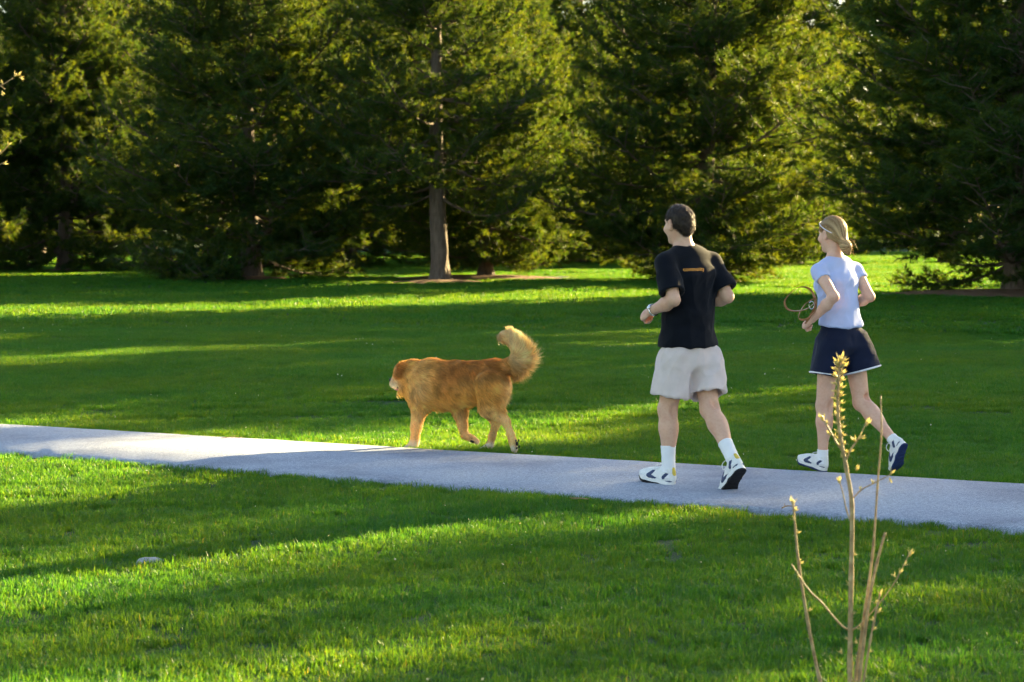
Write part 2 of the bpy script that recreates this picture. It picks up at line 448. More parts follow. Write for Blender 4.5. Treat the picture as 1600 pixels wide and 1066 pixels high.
def pine_meshes(seed, H, Rm, z0, dense=1.0, bare=0.0):
    rnd = random.Random(seed); nr = np.random.default_rng(seed)
    bV, bF = [], []          # boughs
    def add(v, f):
        o = len(bV); bV.extend(v); bF.extend(tuple(i + o for i in q) for q in f)
    lean = Vector((rnd.uniform(-.02, .02), rnd.uniform(-.02, .02), 0))
    def axis(z): return lean * z + Vector((.05 * math.sin(z * .7 + seed), .05 * math.cos(z * .5 + seed), z))
    rb = H * .021
    zs = [-.15, .0, .12, .35, .8, 1.5, 2.5, 4, 5.5, 7, 8.5, 10, H * .93, H]
    zs = [z for z in zs if z <= H]
    tV, tF = tube([axis(z) for z in zs], [rb * (1.75 if z < .05 else 1.35 if z < .2 else 1.12 if z < .5 else 1 - .93 * max(0, z - .5) / (H - .5)) for z in zs], 14)
    tp, td, tt = [], [], []
    z = z0
    whorl = 0
    while z < H - .25:
        u = (z - z0) / (H - z0)
        prof = (min(1, .72 + u * 2.2)) * (1 - max(0, u - .08) / .92) ** .78
        nb = rnd.choice((4, 5, 5, 6)) if u < .8 else 4
        a0 = rnd.uniform(0, 6.28)
        for k in range(nb):
            if rnd.random() < bare * (1 - u): continue
            az = a0 + k * 6.283 / nb + rnd.uniform(-.35, .35)
            Lb = max(.3, Rm * prof * rnd.uniform(.72, 1.12))
            el = R_(-8 + 50 * u ** 1.1 + rnd.uniform(-16, 20))
            out = Vector((math.cos(az), math.sin(az), 0))
            lat = Vector((-out.y, out.x, 0))
            base = axis(z + rnd.uniform(-.16, .16))
            n = 7
            bend = rnd.uniform(-.06, .06)
            droop = -.16 * (1 - u) ; rise = .20
            def at(s):
                return base + out * (Lb * s * math.cos(el)) + lat * (Lb * bend * s * s) + Vector((0, 0, Lb * (math.sin(el) * s + droop * s * (1 - s) * 1.6 + rise * s ** 3 * .7)))
            pl = [at(i / (n - 1)) for i in range(n)]
            for q in pl: q.z = max(q.z, .18)
            r0 = .012 + .0095 * Lb
            add(*tube(pl, [r0 * (1 - .85 * i / (n - 1)) for i in range(n)], 5, False))
            # side shoots in a loose fan
            s = .14 + .08 * rnd.random()
            sd_ = 1
            while s < 1.0:
                p0 = at(s); p0.z = max(p0.z, .2)
                tan = (at(min(1, s + .03)) - at(s - .03)).normalized()
                ls = Lb * (.46 * (1.08 - s) + .10) * rnd.uniform(.6, 1.15) + .12
                dv = (tan * rnd.uniform(.45, .9) + lat * sd_ * rnd.uniform(.5, 1.0) + Vector((0, 0, rnd.uniform(-.35, .75)))).normalized()
                nseg = max(2, int(ls / .11 * dense))
                p1 = p0 + dv * ls * .55; p2 = p0 + dv * ls + Vector((0, 0, ls * .12))
                if ls > .35: add(*tube([p0, p1, p2], [r0 * .38, r0 * .26, .003], 3, False))
                tone = rnd.random()
                for m in range(nseg):
                    q = (m + rnd.random()) / nseg
                    if q < .12 and ls > .6: continue
                    pp = p0.lerp(p1, q / .55) if q < .55 else p1.lerp(p2, (q - .55) / .45)
                    j = Vector((rnd.gauss(0, .05), rnd.gauss(0, .05), rnd.gauss(0, .035)))
                    tp.append(pp + j); td.append((dv + Vector((rnd.gauss(0, .35), rnd.gauss(0, .35), rnd.gauss(.35, .35)))).normalized())
                    tt.append(min(1, max(0, .35 * tone + .35 * q + .3 * rnd.random())))
                    # tertiary sprig
                    if ls > .6 and rnd.random() < .55:
                        w2 = (dv + Vector((rnd.gauss(0, .7), rnd.gauss(0, .7), rnd.gauss(.15, .5)))).normalized()
                        for e in (.10, .2):
                            tp.append(pp + w2 * e * rnd.uniform(.8, 1.3)); td.append(w2); tt.append(min(1, .3 * tone + .5 * rnd.random() + .2))
                sd_ = -sd_
                s += rnd.uniform(.045, .085) * max(.75, 2.4 / Lb)
            for e in range(4):
                tp.append(pl[-1] - (pl[-1] - pl[-2]).normalized() * .07 * e); td.append((pl[-1] - pl[-2]).normalized()); tt.append(rnd.uniform(.4, 1))
        z += rnd.uniform(.26, .38)
        whorl += 1
    for e in range(8):
        tp.append(axis(H - .1 * e)); td.append(Vector((0, 0, 1))); tt.append(.6)
    tp = np.array([tuple(q) for q in tp]); td = np.array([tuple(q) for q in td]); tt = np.array(tt)
    NN_ = 17
    n = len(tp)
    T = np.repeat(tp, NN_, 0); D = np.repeat(td, NN_, 0)
    rv = nr.normal(size=(n * NN_, 3)); rv -= D * (rv * D).sum(1, keepdims=True); rv /= np.linalg.norm(rv, axis=1, keepdims=True)
    ang = nr.uniform(.25, 1.25, (n * NN_, 1))
    nd = D * np.cos(ang) + rv * np.sin(ang)
    side = np.cross(nd, nr.normal(size=nd.shape)); side /= np.linalg.norm(side, axis=1, keepdims=True)
    st = T - D * nr.uniform(0, .10, (n * NN_, 1))
    ln = nr.uniform(.12, .205, (n * NN_, 1)); wd = .0080
    V = np.stack([st - side * wd, st + side * wd, st + nd * ln + np.array([0, 0, -.012])], 1).reshape(-1, 3)
    Fn = np.arange(len(V)).reshape(-1, 3)
    tint = np.repeat(np.clip(np.repeat(tt, NN_) + nr.normal(0, .08, n * NN_), 0, 1), 3)
    crown = mesh_np('pine_crown', V, Fn, NEEDLE, False, {'tint': tint})
    return py_mesh('pine_trunk', tV, tF, bk), py_mesh('pine_boughs', bV, bF, bk), crown, len(Fn)
VAR = [pine_meshes(11, 12.5, 4.6, .75, 1.0), pine_meshes(23, 12.5, 4.7, .55, 1.0), pine_meshes(37, 12.5, 4.2, 2.3, .85, .30), pine_meshes(51, 10.5, 3.8, .7, 1.0)]
HV = [12.5, 12.5, 12.5, 10.5]
print('pine tris', [v[3] for v in VAR])
def pine(x, y, var, H, spread, spin, label, group):
    s = H / HV[var]
    r = empty('pine_tree', (x, y, 0.0), label, 'pine tree', group)
    r.rotation_euler = (0, 0, R_(spin)); r.scale = (s * spread, s * spread, s)
    tr = obj('trunk', VAR[var][0], r); obj('boughs', VAR[var][1], tr); obj('crown', VAR[var][2], r)
    return r
for (px, dep, var, H, sp, spin, label, _) in TREES:
    pine((px - 800) / FPX * dep, dep, var, H, sp, spin, label, 'pines along the edge of the lawn')
BACK = [(-170, 66, 3, 12, 1.0, 40, 'pine cut off by the left edge of the picture'),
        (235, 80, 2, 12.5, 1.1, 140, 'pine in the second row, in the gap between the two leftmost trunks'),
        (545, 80, 0, 13, 1.0, 260, 'pine in the second row, seen between the dark pine and the sun-edged trunk'),
        (905, 86, 1, 13, 1.0, 20, 'pine in the second row, in the gap to the left of the running man'),
        (1235, 85, 3, 13.0, 1.15, 220, 'pine in the second row, behind the running woman'),
        (60, 92, 3, 13, 1.1, 75, 'pine far back, in the gap beside the leftmost trunk'),
        (700, 94, 3, 14, 1.1, 15, 'pine far back, behind the glowing yellow-green pine'),
        (1130, 95, 0, 14, 1.1, 155, 'pine far back, behind the feathery pine near the running man'),
        (820, 74, 3, 9.5, 1.1, 200, 'low pine between the glowing pine and the feathery one'),
        (1480, 88, 2, 13, 1.0, 310, 'pine in the second row, left of the big dark pine at the right edge')]
for (px, dep, var, H, sp, spin, label) in BACK:
    pine((px - 800) / FPX * dep, dep, var, H, sp, spin, label, 'pines of the second row')
# the same row of pines bends towards the camera beyond the right edge of the picture and shades the lawn;
# positions across the sun's direction (u) and towards the sun (a)
sA = (math.sin(R_(SUN_AZ)), math.cos(R_(SUN_AZ))); sP = (sA[1], -sA[0])
SHADE = [(-25.0, 47, 0, 13.0), (-20.7, 45, 2, 12.8), (-17.8, 44, 2, 12.7), (-15.1, 49, 3, 13.0), (-12.8, 43, 0, 8.8), (-10.8, 46, 1, 12.7), (-9.4, 48, 0, 12.15),
         (-7.0, 42, 1, 11.1), (-7.9, 45, 2, 11.7), (-5.8, 45, 3, 12.3), (-4.3, 41, 0, 11.1), (-2.6, 44, 1, 12.2), (0.8, 41, 0, 13.0), (-28.0, 56, 1, 13.0)]
for i, (u, a, var, H) in enumerate(SHADE):
    pine(sP[0] * u + sA[0] * a, sP[1] * u + sA[1] * a, var, H, 1.0, 67 * i, 'pine standing beyond the right edge of the picture, shading the lawn', 'pines out of view to the right')

# far-off wood behind the pines
def wood_color(t):
    a = attr(t, 'tint')
    return ramp(t, a, [(0, (.035, .075, .018)), (1, (.11, .16, .035))])
WOODM = leafy('distant_leaves', wood_color, .4, .6, .2, (1.3, 1.2, .6))
r = np.random.default_rng(5)
nw = 85000
x = r.uniform(-75, 75, nw); y = 135 + r.uniform(0, 9, nw)
top = 14.5 + 2.2 * vnoise(np.stack([x * .12, x * 0, x * 0], -1), 3) + 1.2 * vnoise(np.stack([x * .5, x * 0, x * 0], -1), 6)
z = r.uniform(0, 1, nw) ** .8 * top
c0 = np.stack([x, y, z], -1)
u1 = r.normal(size=(nw, 3)); u1 /= np.linalg.norm(u1, axis=1, keepdims=True)
u2 = np.cross(u1, r.normal(size=(nw, 3))); u2 /= np.linalg.norm(u2, axis=1, keepdims=True)
s_ = r.uniform(.25, .55, (nw, 1))
V = np.stack([c0 - u1 * s_, c0 + u2 * s_ * .6, c0 + u1 * s_, c0 - u2 * s_ * .6], 1).reshape(-1, 3)
wo = obj('distant_wood', mesh_np('distant_wood', V, np.arange(len(V)).reshape(-1, 4), WOODM, False, {'tint': np.repeat(r.uniform(0, 1, nw), 4)}))
tag(wo, 'hazy green wood far behind the pines', 'wood', kind='stuff')

# needle litter under the pines
lm, t, b = new_mat('needle_litter')
n1 = noise_node(t, 18, 5); n2 = noise_node(t, 90, 2)
c = mixc(t, n2, ramp(t, n1, [(.3, (.07, .032, .015)), (.7, (.18, .085, .036))]), (.22, .12, .055))
L(t, c, b.inputs['Base Color']); b.inputs['Roughness'].default_value = .9
bump(t, b, n2, 1, .03)
for i, (mx, my, mr) in enumerate(MULCH):
    V, F = [Vector((mx, my, float(hgt(mx, my)) + .10))], []
    K = 40
    for ring, fr in enumerate((.35, .7, 1.0)):
        for k in range(K):
            a = 6.2832 * k / K
            rr = mr * 1.05 * fr * (1 + .14 * float(vnoise(np.array([math.cos(a) * 2 + i * 9, math.sin(a) * 2, ring * .2]), 2)))
            xx, yy = mx + math.cos(a) * rr * 1.25, my + math.sin(a) * rr
            V.append(Vector((xx, yy, float(hgt(xx, yy)) + (.085, .05, -.01)[ring])))
    for k in range(K):
        k2 = (k + 1) % K
        F.append((0, 1 + k, 1 + k2))
        for q in (0, 1): F.append((1 + q * K + k, 1 + (q + 1) * K + k, 1 + (q + 1) * K + k2, 1 + q * K + k2))
    rng2 = np.random.default_rng(i)
    mo = obj('needle_litter', py_mesh('needle_litter', V, F, lm))
    tag(mo, kind='structure')
# ------------------------------------------------------------------ sculpting with distance fields
class Field:
    def __init__(s, lo, hi, h):
        s.lo = np.array(lo, np.float32); s.h = h
        n = np.ceil((np.array(hi) - s.lo) / h).astype(int) + 1
        s.ax = [(s.lo[i] + h * np.arange(n[i])).astype(np.float32) for i in range(3)]
        s.d = np.full(n, .3, np.float32)
    def _sl(s, lo, hi, pad):
        out = []
        for i in range(3):
            a = int(np.clip(math.floor((lo[i] - pad - s.lo[i]) / s.h), 0, len(s.ax[i]) - 1))
            b = int(np.clip(math.ceil((hi[i] + pad - s.lo[i]) / s.h) + 1, a + 1, len(s.ax[i])))
            out.append(slice(a, b))
        return tuple(out)
    def apply(s, fn, lo, hi, k, mode):
        sl = s._sl(lo, hi, k + 4 * s.h)
        Pn = (s.ax[0][sl[0]][:, None, None], s.ax[1][sl[1]][None, :, None], s.ax[2][sl[2]][None, None, :])
        v = fn(Pn).astype(np.float32)
        a = s.d[sl]
        if mode == 'add':
            hh = np.maximum(k - np.abs(a - v), 0) / max(k, 1e-6)
            s.d[sl] = np.minimum(a, v) - hh * hh * k * .25
        else:
            v = -v if mode == 'sub' else v
            hh = np.maximum(k - np.abs(a - v), 0) / max(k, 1e-6)
            s.d[sl] = np.maximum(a, v) + hh * hh * k * .25
        return s
    def cone(s, a, b, ra, rb, k=.02, mode='add', cut0=None, cut1=None):
        a = np.array(a, np.float32); b = np.array(b, np.float32); ba = b - a; l2 = float(ba @ ba) + 1e-9
        def fn(Pn):
            q = [Pn[i] - a[i] for i in range(3)]
            t0 = (q[0] * ba[0] + q[1] * ba[1] + q[2] * ba[2]) / l2
            t_ = np.clip(t0, 0, 1)
            d = np.sqrt((q[0] - t_ * ba[0]) ** 2 + (q[1] - t_ * ba[1]) ** 2 + (q[2] - t_ * ba[2]) ** 2) - (ra + (rb - ra) * t_)
            if cut1 is not None: d = np.maximum(d, (t0 - cut1) * math.sqrt(l2))
            if cut0 is not None: d = np.maximum(d, (cut0 - t0) * math.sqrt(l2))
            return d
        r = max(ra, rb)
        return s.apply(fn, np.minimum(a, b) - r, np.maximum(a, b) + r, k, mode)
    def chain(s, pts, rad, k=.015, mode='add'):
        for i in range(len(pts) - 1): s.cone(pts[i], pts[i + 1], rad[i], rad[i + 1], k, mode)
        return s
    def econe(s, a, b, ea, eb, X, k=.02, mode='add', cut0=None, cut1=None):
        """cone with elliptic section: ea = (half width along X, half depth)"""
        a = np.array(a, np.float32); b = np.array(b, np.float32); ba = b - a; ln = float(np.linalg.norm(ba)); w_ = ba / ln
        X = np.array(X, np.float32); X = X - w_ * (X @ w_); X /= np.linalg.norm(X); Yv = np.cross(w_, X)
        def fn(Pn):
            q = [Pn[i] - a[i] for i in range(3)]
            dt = lambda v: q[0] * v[0] + q[1] * v[1] + q[2] * v[2]
            tl = dt(w_); t0 = tl / ln; t_ = np.clip(t0, 0, 1)
            rx = ea[0] + (eb[0] - ea[0]) * t_; ry = ea[1] + (eb[1] - ea[1]) * t_
            x = dt(X); y = dt(Yv); z = tl - t_ * ln
            rm = np.minimum(rx, ry)
            ss = np.sqrt((x / rx) ** 2 + (y / ry) ** 2 + (z / (rm * .6)) ** 2)
            gg = np.sqrt((x / rx ** 2) ** 2 + (y / ry ** 2) ** 2 + (z / (rm * .6) ** 2) ** 2) + 1e-6
            d = ss * (ss - 1) / gg
            d = np.where(ss < .2, -rm * .8, d)
            if cut1 is not None: d = np.maximum(d, (t0 - cut1) * ln)
            if cut0 is not None: d = np.maximum(d, (cut0 - t0) * ln)
            return d
        r = max(*ea, *eb)
        return s.apply(fn, np.minimum(a, b) - r, np.maximum(a, b) + r, k, mode)
    def ell(s, c, rad, axes=None, k=.02, mode='add'):
        c = np.array(c, np.float32); A = np.eye(3) if axes is None else np.array([tuple(v) for v in axes])
        def fn(Pn):
            q = [Pn[i] - c[i] for i in range(3)]
            e = [(q[0] * A[j][0] + q[1] * A[j][1] + q[2] * A[j][2]) for j in range(3)]
            ss = np.sqrt(sum((e[j] / rad[j]) ** 2 for j in range(3)))
            gg = np.sqrt(sum((e[j] / rad[j] ** 2) ** 2 for j in range(3))) + 1e-6
            return np.where(ss < .15, -min(rad) * .85, ss * (ss - 1) / gg)
        r = max(rad)
        return s.apply(fn, c - r, c + r, k, mode)
    def half(s, p, n, k=.004):
        """keep the side against n"""
        p = np.array(p, np.float32); n = np.array(n, np.float32); n = n / np.linalg.norm(n)
        fn = lambda Pn: (Pn[0] - p[0]) * n[0] + (Pn[1] - p[1]) * n[1] + (Pn[2] - p[2]) * n[2]
        big = np.array([9, 9, 99], np.float32) * 99
        return s.apply(fn, -big, big, k, 'int')
    def mesh(s):
        d = s.d
        d[0] = d[-1] = .3; d[:, 0] = d[:, -1] = .3; d[:, :, 0] = d[:, :, -1] = .3
        ins = d < 0
        c = np.zeros(tuple(np.array(d.shape) - 1), np.uint8)
        sh = [(a, b, e) for a in (0, 1) for b in (0, 1) for e in (0, 1)]
        cut = lambda arr, o: arr[o[0]:arr.shape[0] - 1 + o[0], o[1]:arr.shape[1] - 1 + o[1], o[2]:arr.shape[2] - 1 + o[2]]
        for o in sh: c += cut(ins, o)
        act = (c > 0) & (c < 8)
        idx = np.argwhere(act)
        acc = np.zeros((len(idx), 3)); cnt = np.zeros(len(idx))
        for o in sh:
            for ax in range(3):
                if o[ax]: continue
                o2 = list(o); o2[ax] = 1
                da = d[idx[:, 0] + o[0], idx[:, 1] + o[1], idx[:, 2] + o[2]]; db = d[idx[:, 0] + o2[0], idx[:, 1] + o2[1], idx[:, 2] + o2[2]]
                x = (da < 0) != (db < 0)
                tt = np.where(x, da / np.where(x, da - db, 1), 0)
                p = np.array(o, float)[None] + tt[:, None] * (np.array(o2) - np.array(o))[None]
                acc += np.where(x[:, None], p, 0); cnt += x
        V = s.lo + (idx + acc / cnt[:, None]) * s.h
        ids = np.full(act.shape, -1, np.int32); ids[idx[:, 0], idx[:, 1], idx[:, 2]] = np.arange(len(idx))
        Fs = []
        for ax in range(3):
            u, v = [(1, 2), (2, 0), (0, 1)][ax]
            A = [slice(None)] * 3; B = [slice(None)] * 3
            A[ax] = slice(0, d.shape[ax] - 1); B[ax] = slice(1, None)
            x = ins[tuple(A)] != ins[tuple(B)]
            e = np.argwhere(x)
            e = e[(e[:, u] > 0) & (e[:, v] > 0) & (e[:, u] < d.shape[u] - 1) & (e[:, v] < d.shape[v] - 1)]
            flip = ins[tuple(A)][e[:, 0], e[:, 1], e[:, 2]]
            def cid(du, dv):
                q = e.copy(); q[:, u] -= du; q[:, v] -= dv
                return ids[q[:, 0], q[:, 1], q[:, 2]]
            f = np.stack([cid(1, 1), cid(0, 1), cid(0, 0), cid(1, 0)], 1)
            f[~flip] = f[~flip][:, ::-1]
            Fs.append(f)
        F = np.concatenate(Fs)
        F = F[(F >= 0).all(1)]
        return V.astype(np.float64), F
def normals(V, F):
    n = np.cross(V[F[:, 2]] - V[F[:, 0]], V[F[:, 3]] - V[F[:, 1]])
    N = np.zeros_like(V)
    for i in range(4): np.add.at(N, F[:, i], n)
    return N / (np.linalg.norm(N, axis=1, keepdims=True) + 1e-12)
def relax(V, F, it=2, lam=.5):
    e = np.concatenate([F[:, [0, 1]], F[:, [1, 2]], F[:, [2, 3]], F[:, [3, 0]]])
    for _ in range(it):
        A = np.zeros_like(V); c = np.zeros(len(V))
        np.add.at(A, e[:, 0], V[e[:, 1]]); np.add.at(c, e[:, 0], 1); np.add.at(A, e[:, 1], V[e[:, 0]]); np.add.at(c, e[:, 1], 1)
        V = V + lam * (A / c[:, None] - V)
    return V
def islands(V, F):
    lab = np.arange(len(V))
    while True:
        m = lab[F].min(1); new = lab.copy()
        for i in range(4): np.minimum.at(new, F[:, i], m)
        new = new[new]
        if (new == lab).all(): break
        lab = new
    return lab
def biggest(V, F):
    """drop stray crumbs: keep the largest connected piece"""
    lab = islands(V, F)
    u_, c_ = np.unique(lab, return_counts=True)
    keep = lab == u_[c_.argmax()]
    F = F[keep[F[:, 0]]]
    mp_ = np.cumsum(keep) - 1
    return V[keep], mp_[F]
def sculpt(name, fld, mat, parent, origin, disp=None, it=1, attrs=None):
    V, F = fld.mesh()
    V, F = biggest(V, F)
    V = relax(V, F, it)
    if disp is not None: V = V + normals(V, F) * disp(V, normals(V, F))[:, None]
    me = mesh_np(name, V - np.array(origin), F, mat, True, attrs(V) if attrs else None)
    return obj(name, me, parent), V, F
A_ = lambda v: np.array(tuple(v), np.float64)

# ------------------------------------------------------------------ materials of the figures
def skin_mat(name, col):
    m, t, b = new_mat(name)
    n = noise_node(t, 9, 4, 'obj')
    c = ramp(t, n, [(.28, (col[0] * .92, col[1] * .78, col[2] * .76)), (.5, col), (.72, (col[0] * 1.08, col[1] * 1.06, col[2] * 1.06))])
    c = mixc(t, ramp(t, noise_node(t, 70, 4, 'obj'), [(.45, (0, 0, 0)), (.75, (.35, .35, .35))]), c, (col[0] * .8, col[1] * .62, col[2] * .58))
    L(t, c, b.inputs['Base Color']); b.inputs['Roughness'].default_value = .5
    b.inputs['Subsurface Weight'].default_value = .05; b.inputs['Subsurface Radius'].default_value = (.8, .35, .2); b.inputs['Subsurface Scale'].default_value = .012
    b.inputs['Specular IOR Level'].default_value = .35
    return m
def cloth_mat(name, col, rough=.85, sheen=.4, var=.1):
    m, t, b = new_mat(name)
    n = noise_node(t, 14, 5, 'obj'); n2 = noise_node(t, 900, 1, 'obj')
    c = ramp(t, n, [(.3, tuple(x * (1 - var) for x in col)), (.7, tuple(x * (1 + var) for x in col))])
    L(t, c, b.inputs['Base Color']); b.inputs['Roughness'].default_value = rough; b.inputs['Specular IOR Level'].default_value = .12
    b.inputs['Sheen Weight'].default_value = sheen; b.inputs['Sheen Roughness'].default_value = .5
    bump(t, b, n2, .25, .002)
    return m
SKIN_M = skin_mat('skin_man', (.66, .40, .28)); SKIN_W = skin_mat('skin_woman', (.70, .43, .31))
NAVY_SHIRT = cloth_mat('shirt_dark_navy', (.0035, .0050, .0095), .85, .06)
KHAKI = cloth_mat('shorts_khaki', (.66, .55, .53), .85, .2, .06)
LAV = cloth_mat('shirt_lavender', (.46, .53, .82), .85, .3, .05)
NAVY = cloth_mat('shorts_navy', (.006, .011, .033), .7, .08)
SOCK = cloth_mat('sock_white', (.80, .80, .82), .9, .2, .04)
SHOEW = flat_mat('shoe_white', (.74, .74, .73), .45, .4, .06, 60)
SHOEB = flat_mat('shoe_navy', (.03, .05, .13), .5, .4)
SHOEY = flat_mat('shoe_yellow', (.65, .48, .06), .5, .4)
SOLE_K = flat_mat('sole_black', (.012, .012, .014), .75, .3, .2, 90, .003)
SOLE_B = flat_mat('sole_blue', (.012, .03, .11), .7, .3, .2, 90, .003)
PIPE = flat_mat('white_piping', (.75, .74, .80), .8, .2)
INK = flat_mat('orange_print', (.85, .36, .07), .7, .2, .05)
EYEW = flat_mat('eye_white', (.75, .74, .72), .2, .5, .02)
IRIS = flat_mat('eye_iris', (.05, .035, .025), .2, .5, .1)
METAL, t, b = new_mat('watch_steel'); b.inputs['Base Color'].default_value = (.65, .65, .66, 1); b.inputs['Metallic'].default_value = 1; b.inputs['Roughness'].default_value = .25
LIP_M = flat_mat('lips', (.42, .19, .15), .5, .3)
def hair_mat(name, a, b_):
    m, t, b = new_mat(name)
    c = ramp(t, attr(t, 'tint'), [(0, a), (1, b_)])
    L(t, c, b.inputs['Base Color']); b.inputs['Roughness'].default_value = .42; b.inputs['Specular IOR Level'].default_value = .4
    tr = t.nodes.new('ShaderNodeBsdfTranslucent'); L(t, c, tr.inputs['Color'])
    mx = t.nodes.new('ShaderNodeMixShader'); mx.inputs['Fac'].default_value = .25
    L(t, b.outputs['BSDF'], mx.inputs[1]); L(t, tr.outputs['BSDF'], mx.inputs[2]); L(t, mx.outputs['Shader'], t.nodes['Material Output'].inputs['Surface'])
    return m
HAIR_M = hair_mat('hair_brown', (.014, .009, .006), (.075, .045, .026)); HAIR_W = hair_mat('hair_blonde', (.24, .135, .05), (.78, .56, .28))

def strands(V, F, N_, pick, n, dirfn, lenfn, wid, seed, tintfn=None, segs=2, lift=.55):
    """hair strips rooted on a surface; returns V,F(tri),tint"""
    r = np.random.default_rng(seed)
    tri = np.concatenate([F[:, [0, 1, 2]], F[:, [0, 2, 3]]])
    ar = np.linalg.norm(np.cross(V[tri[:, 1]] - V[tri[:, 0]], V[tri[:, 2]] - V[tri[:, 0]]), axis=1)
    ctr = V[tri].mean(1)
    ar = ar * pick(ctr, N_[tri].mean(1))
    k = r.choice(len(tri), n, p=ar / ar.sum())
    a, b_ = r.uniform(size=(2, n)); fl = a + b_ > 1; a[fl] = 1 - a[fl]; b_[fl] = 1 - b_[fl]
    T = tri[k]
    p = V[T[:, 0]] * (1 - a - b_)[:, None] + V[T[:, 1]] * a[:, None] + V[T[:, 2]] * b_[:, None]
    nn = N_[T].mean(1); nn /= np.linalg.norm(nn, axis=1, keepdims=True)
    dv = dirfn(p, nn, r); ln = lenfn(p, nn, r)
    d0 = dv + nn * lift; d0 /= np.linalg.norm(d0, axis=1, keepdims=True)
    side = np.cross(d0, nn + r.normal(0, .4, nn.shape)); side /= np.linalg.norm(side, axis=1, keepdims=True) + 1e-9
    w_ = (wid * r.uniform(.7, 1.3, n))[:, None]
    p0 = p - nn * .004
    p1 = p + d0 * (ln * .5)[:, None]; p2 = p1 + dv * (ln * .5)[:, None]
    Vv = np.stack([p0 - side * w_, p0 + side * w_, p1 + side * w_ * .8, p1 - side * w_ * .8, p2], 1).reshape(-1, 3)
    o = np.arange(n)[:, None] * 5
    Ft = np.concatenate([o + np.array([[0, 1, 2]]), o + np.array([[0, 2, 3]]), o + np.array([[3, 2, 4]])])
    tint = r.uniform(0, 1, n) if tintfn is None else tintfn(p, nn, r)
    return Vv, Ft, np.repeat(tint, 5, 0)

def hand(f, wrist, d, nrm, thumb_sign, sc=1.0, curl=(50, 70, 50)):
    """loosely closed hand: d along the hand, nrm = side the fingers curl to"""
    d = A_(Vector(d).normalized()); nrm = A_(nrm); nrm = nrm - d * (nrm @ d); nrm /= np.linalg.norm(nrm)
    s = np.cross(nrm, d) * thumb_sign
    wrist = A_(wrist)
    c = wrist + d * .052 * sc
    f.ell(c, (.052 * sc, .040 * sc, .017 * sc), (d, s, nrm), .018)
    f.ell(c + d * .02 * sc, (.034 * sc, .042 * sc, .017 * sc), (d, s, nrm), .012)
    for i in range(4):
        p = wrist + d * (.088, .093, .088, .078)[i] * sc + s * (.030 - .0195 * i) * sc
        ang = 0; r0 = (.0095, .0095, .0090, .0080)[i] * sc
        pts = [p - d * .02 * sc, p]
        for j, ln in enumerate(((.044, .027, .021), (.047, .030, .022), (.044, .028, .021), (.035, .021, .018))[i]):
            ang += R_(curl[j] + 4 * i)
            p = p + (d * math.cos(ang) + nrm * math.sin(ang)) * ln * sc
            pts.append(p)
        f.chain(pts, [r0, r0, r0 * .95, r0 * .9, r0 * .82], .004)
    tb = wrist + d * .025 * sc + s * .030 * sc
    t1 = tb + (d * .6 + s * .55 + nrm * .45) * .045 * sc
    t2 = t1 + (d * .85 - s * .1 + nrm * .5) * .032 * sc
    t3 = t2 + (d * .7 - s * .55 + nrm * .4) * .026 * sc
    f.chain([tb, t1, t2, t3], [.015 * sc, .0115 * sc, .0105 * sc, .009 * sc], .008)

def face(f, Hc, fw, up, rt, sc=1.0, jaw=1.0):
    Hc, fw, up, rt = A_(Hc), A_(fw), A_(up), A_(rt)
    at = lambda x, y, z: Hc + rt * x * sc + fw * y * sc + up * z * sc
    f.ell(at(0, -.008, .022), (.075 * sc, .097 * sc, .095 * sc), (rt, fw, up), .02)
    f.ell(at(0, .025, -.045), (.058 * sc * jaw, .066 * sc, .072 * sc), (rt, fw, up), .035)
    f.ell(at(0, .066, -.102), (.026 * sc * jaw, .022 * sc, .018 * sc), (rt, fw, up), .03)      # chin
    f.cone(at(0, .090, .010), at(0, .110, -.030), .009 * sc, .013 * sc, .014)                   # nose
    for s_ in (-1, 1):
        f.ell(at(.011 * s_, .099, -.034), (.009 * sc, .009 * sc, .008 * sc), (rt, fw, up), .008)
        f.cone(at(.012 * s_, .089, .028), at(.045 * s_, .074, .026), .009 * sc, .007 * sc, .016)  # brow
        f.ell(at(.031 * s_, .090, .004), (.017 * sc, .012 * sc, .011 * sc), (rt, fw, up), .012, 'sub')
        f.ell(at(.045 * s_, .060, -.028), (.022 * sc, .022 * sc, .018 * sc), (rt, fw, up), .03)  # cheek
        er = (rt * s_ + fw * -.35); er /= np.linalg.norm(er); ef = np.cross(up, er)
        f.ell(at(.080 * s_, -.014, -.004), (.012 * sc, .021 * sc, .035 * sc), (er, ef, up), .005)  # ear
        f.ell(at(.091 * s_, -.008, -.002), (.008 * sc, .011 * sc, .020 * sc), (er, ef, up), .006, 'sub')
    f.ell(at(0, .090, -.064), (.024 * sc, .010 * sc, .005 * sc), (rt, fw, up), .006)
    f.ell(at(0, .087, -.075), (.021 * sc, .010 * sc, .006 * sc), (rt, fw, up), .006)
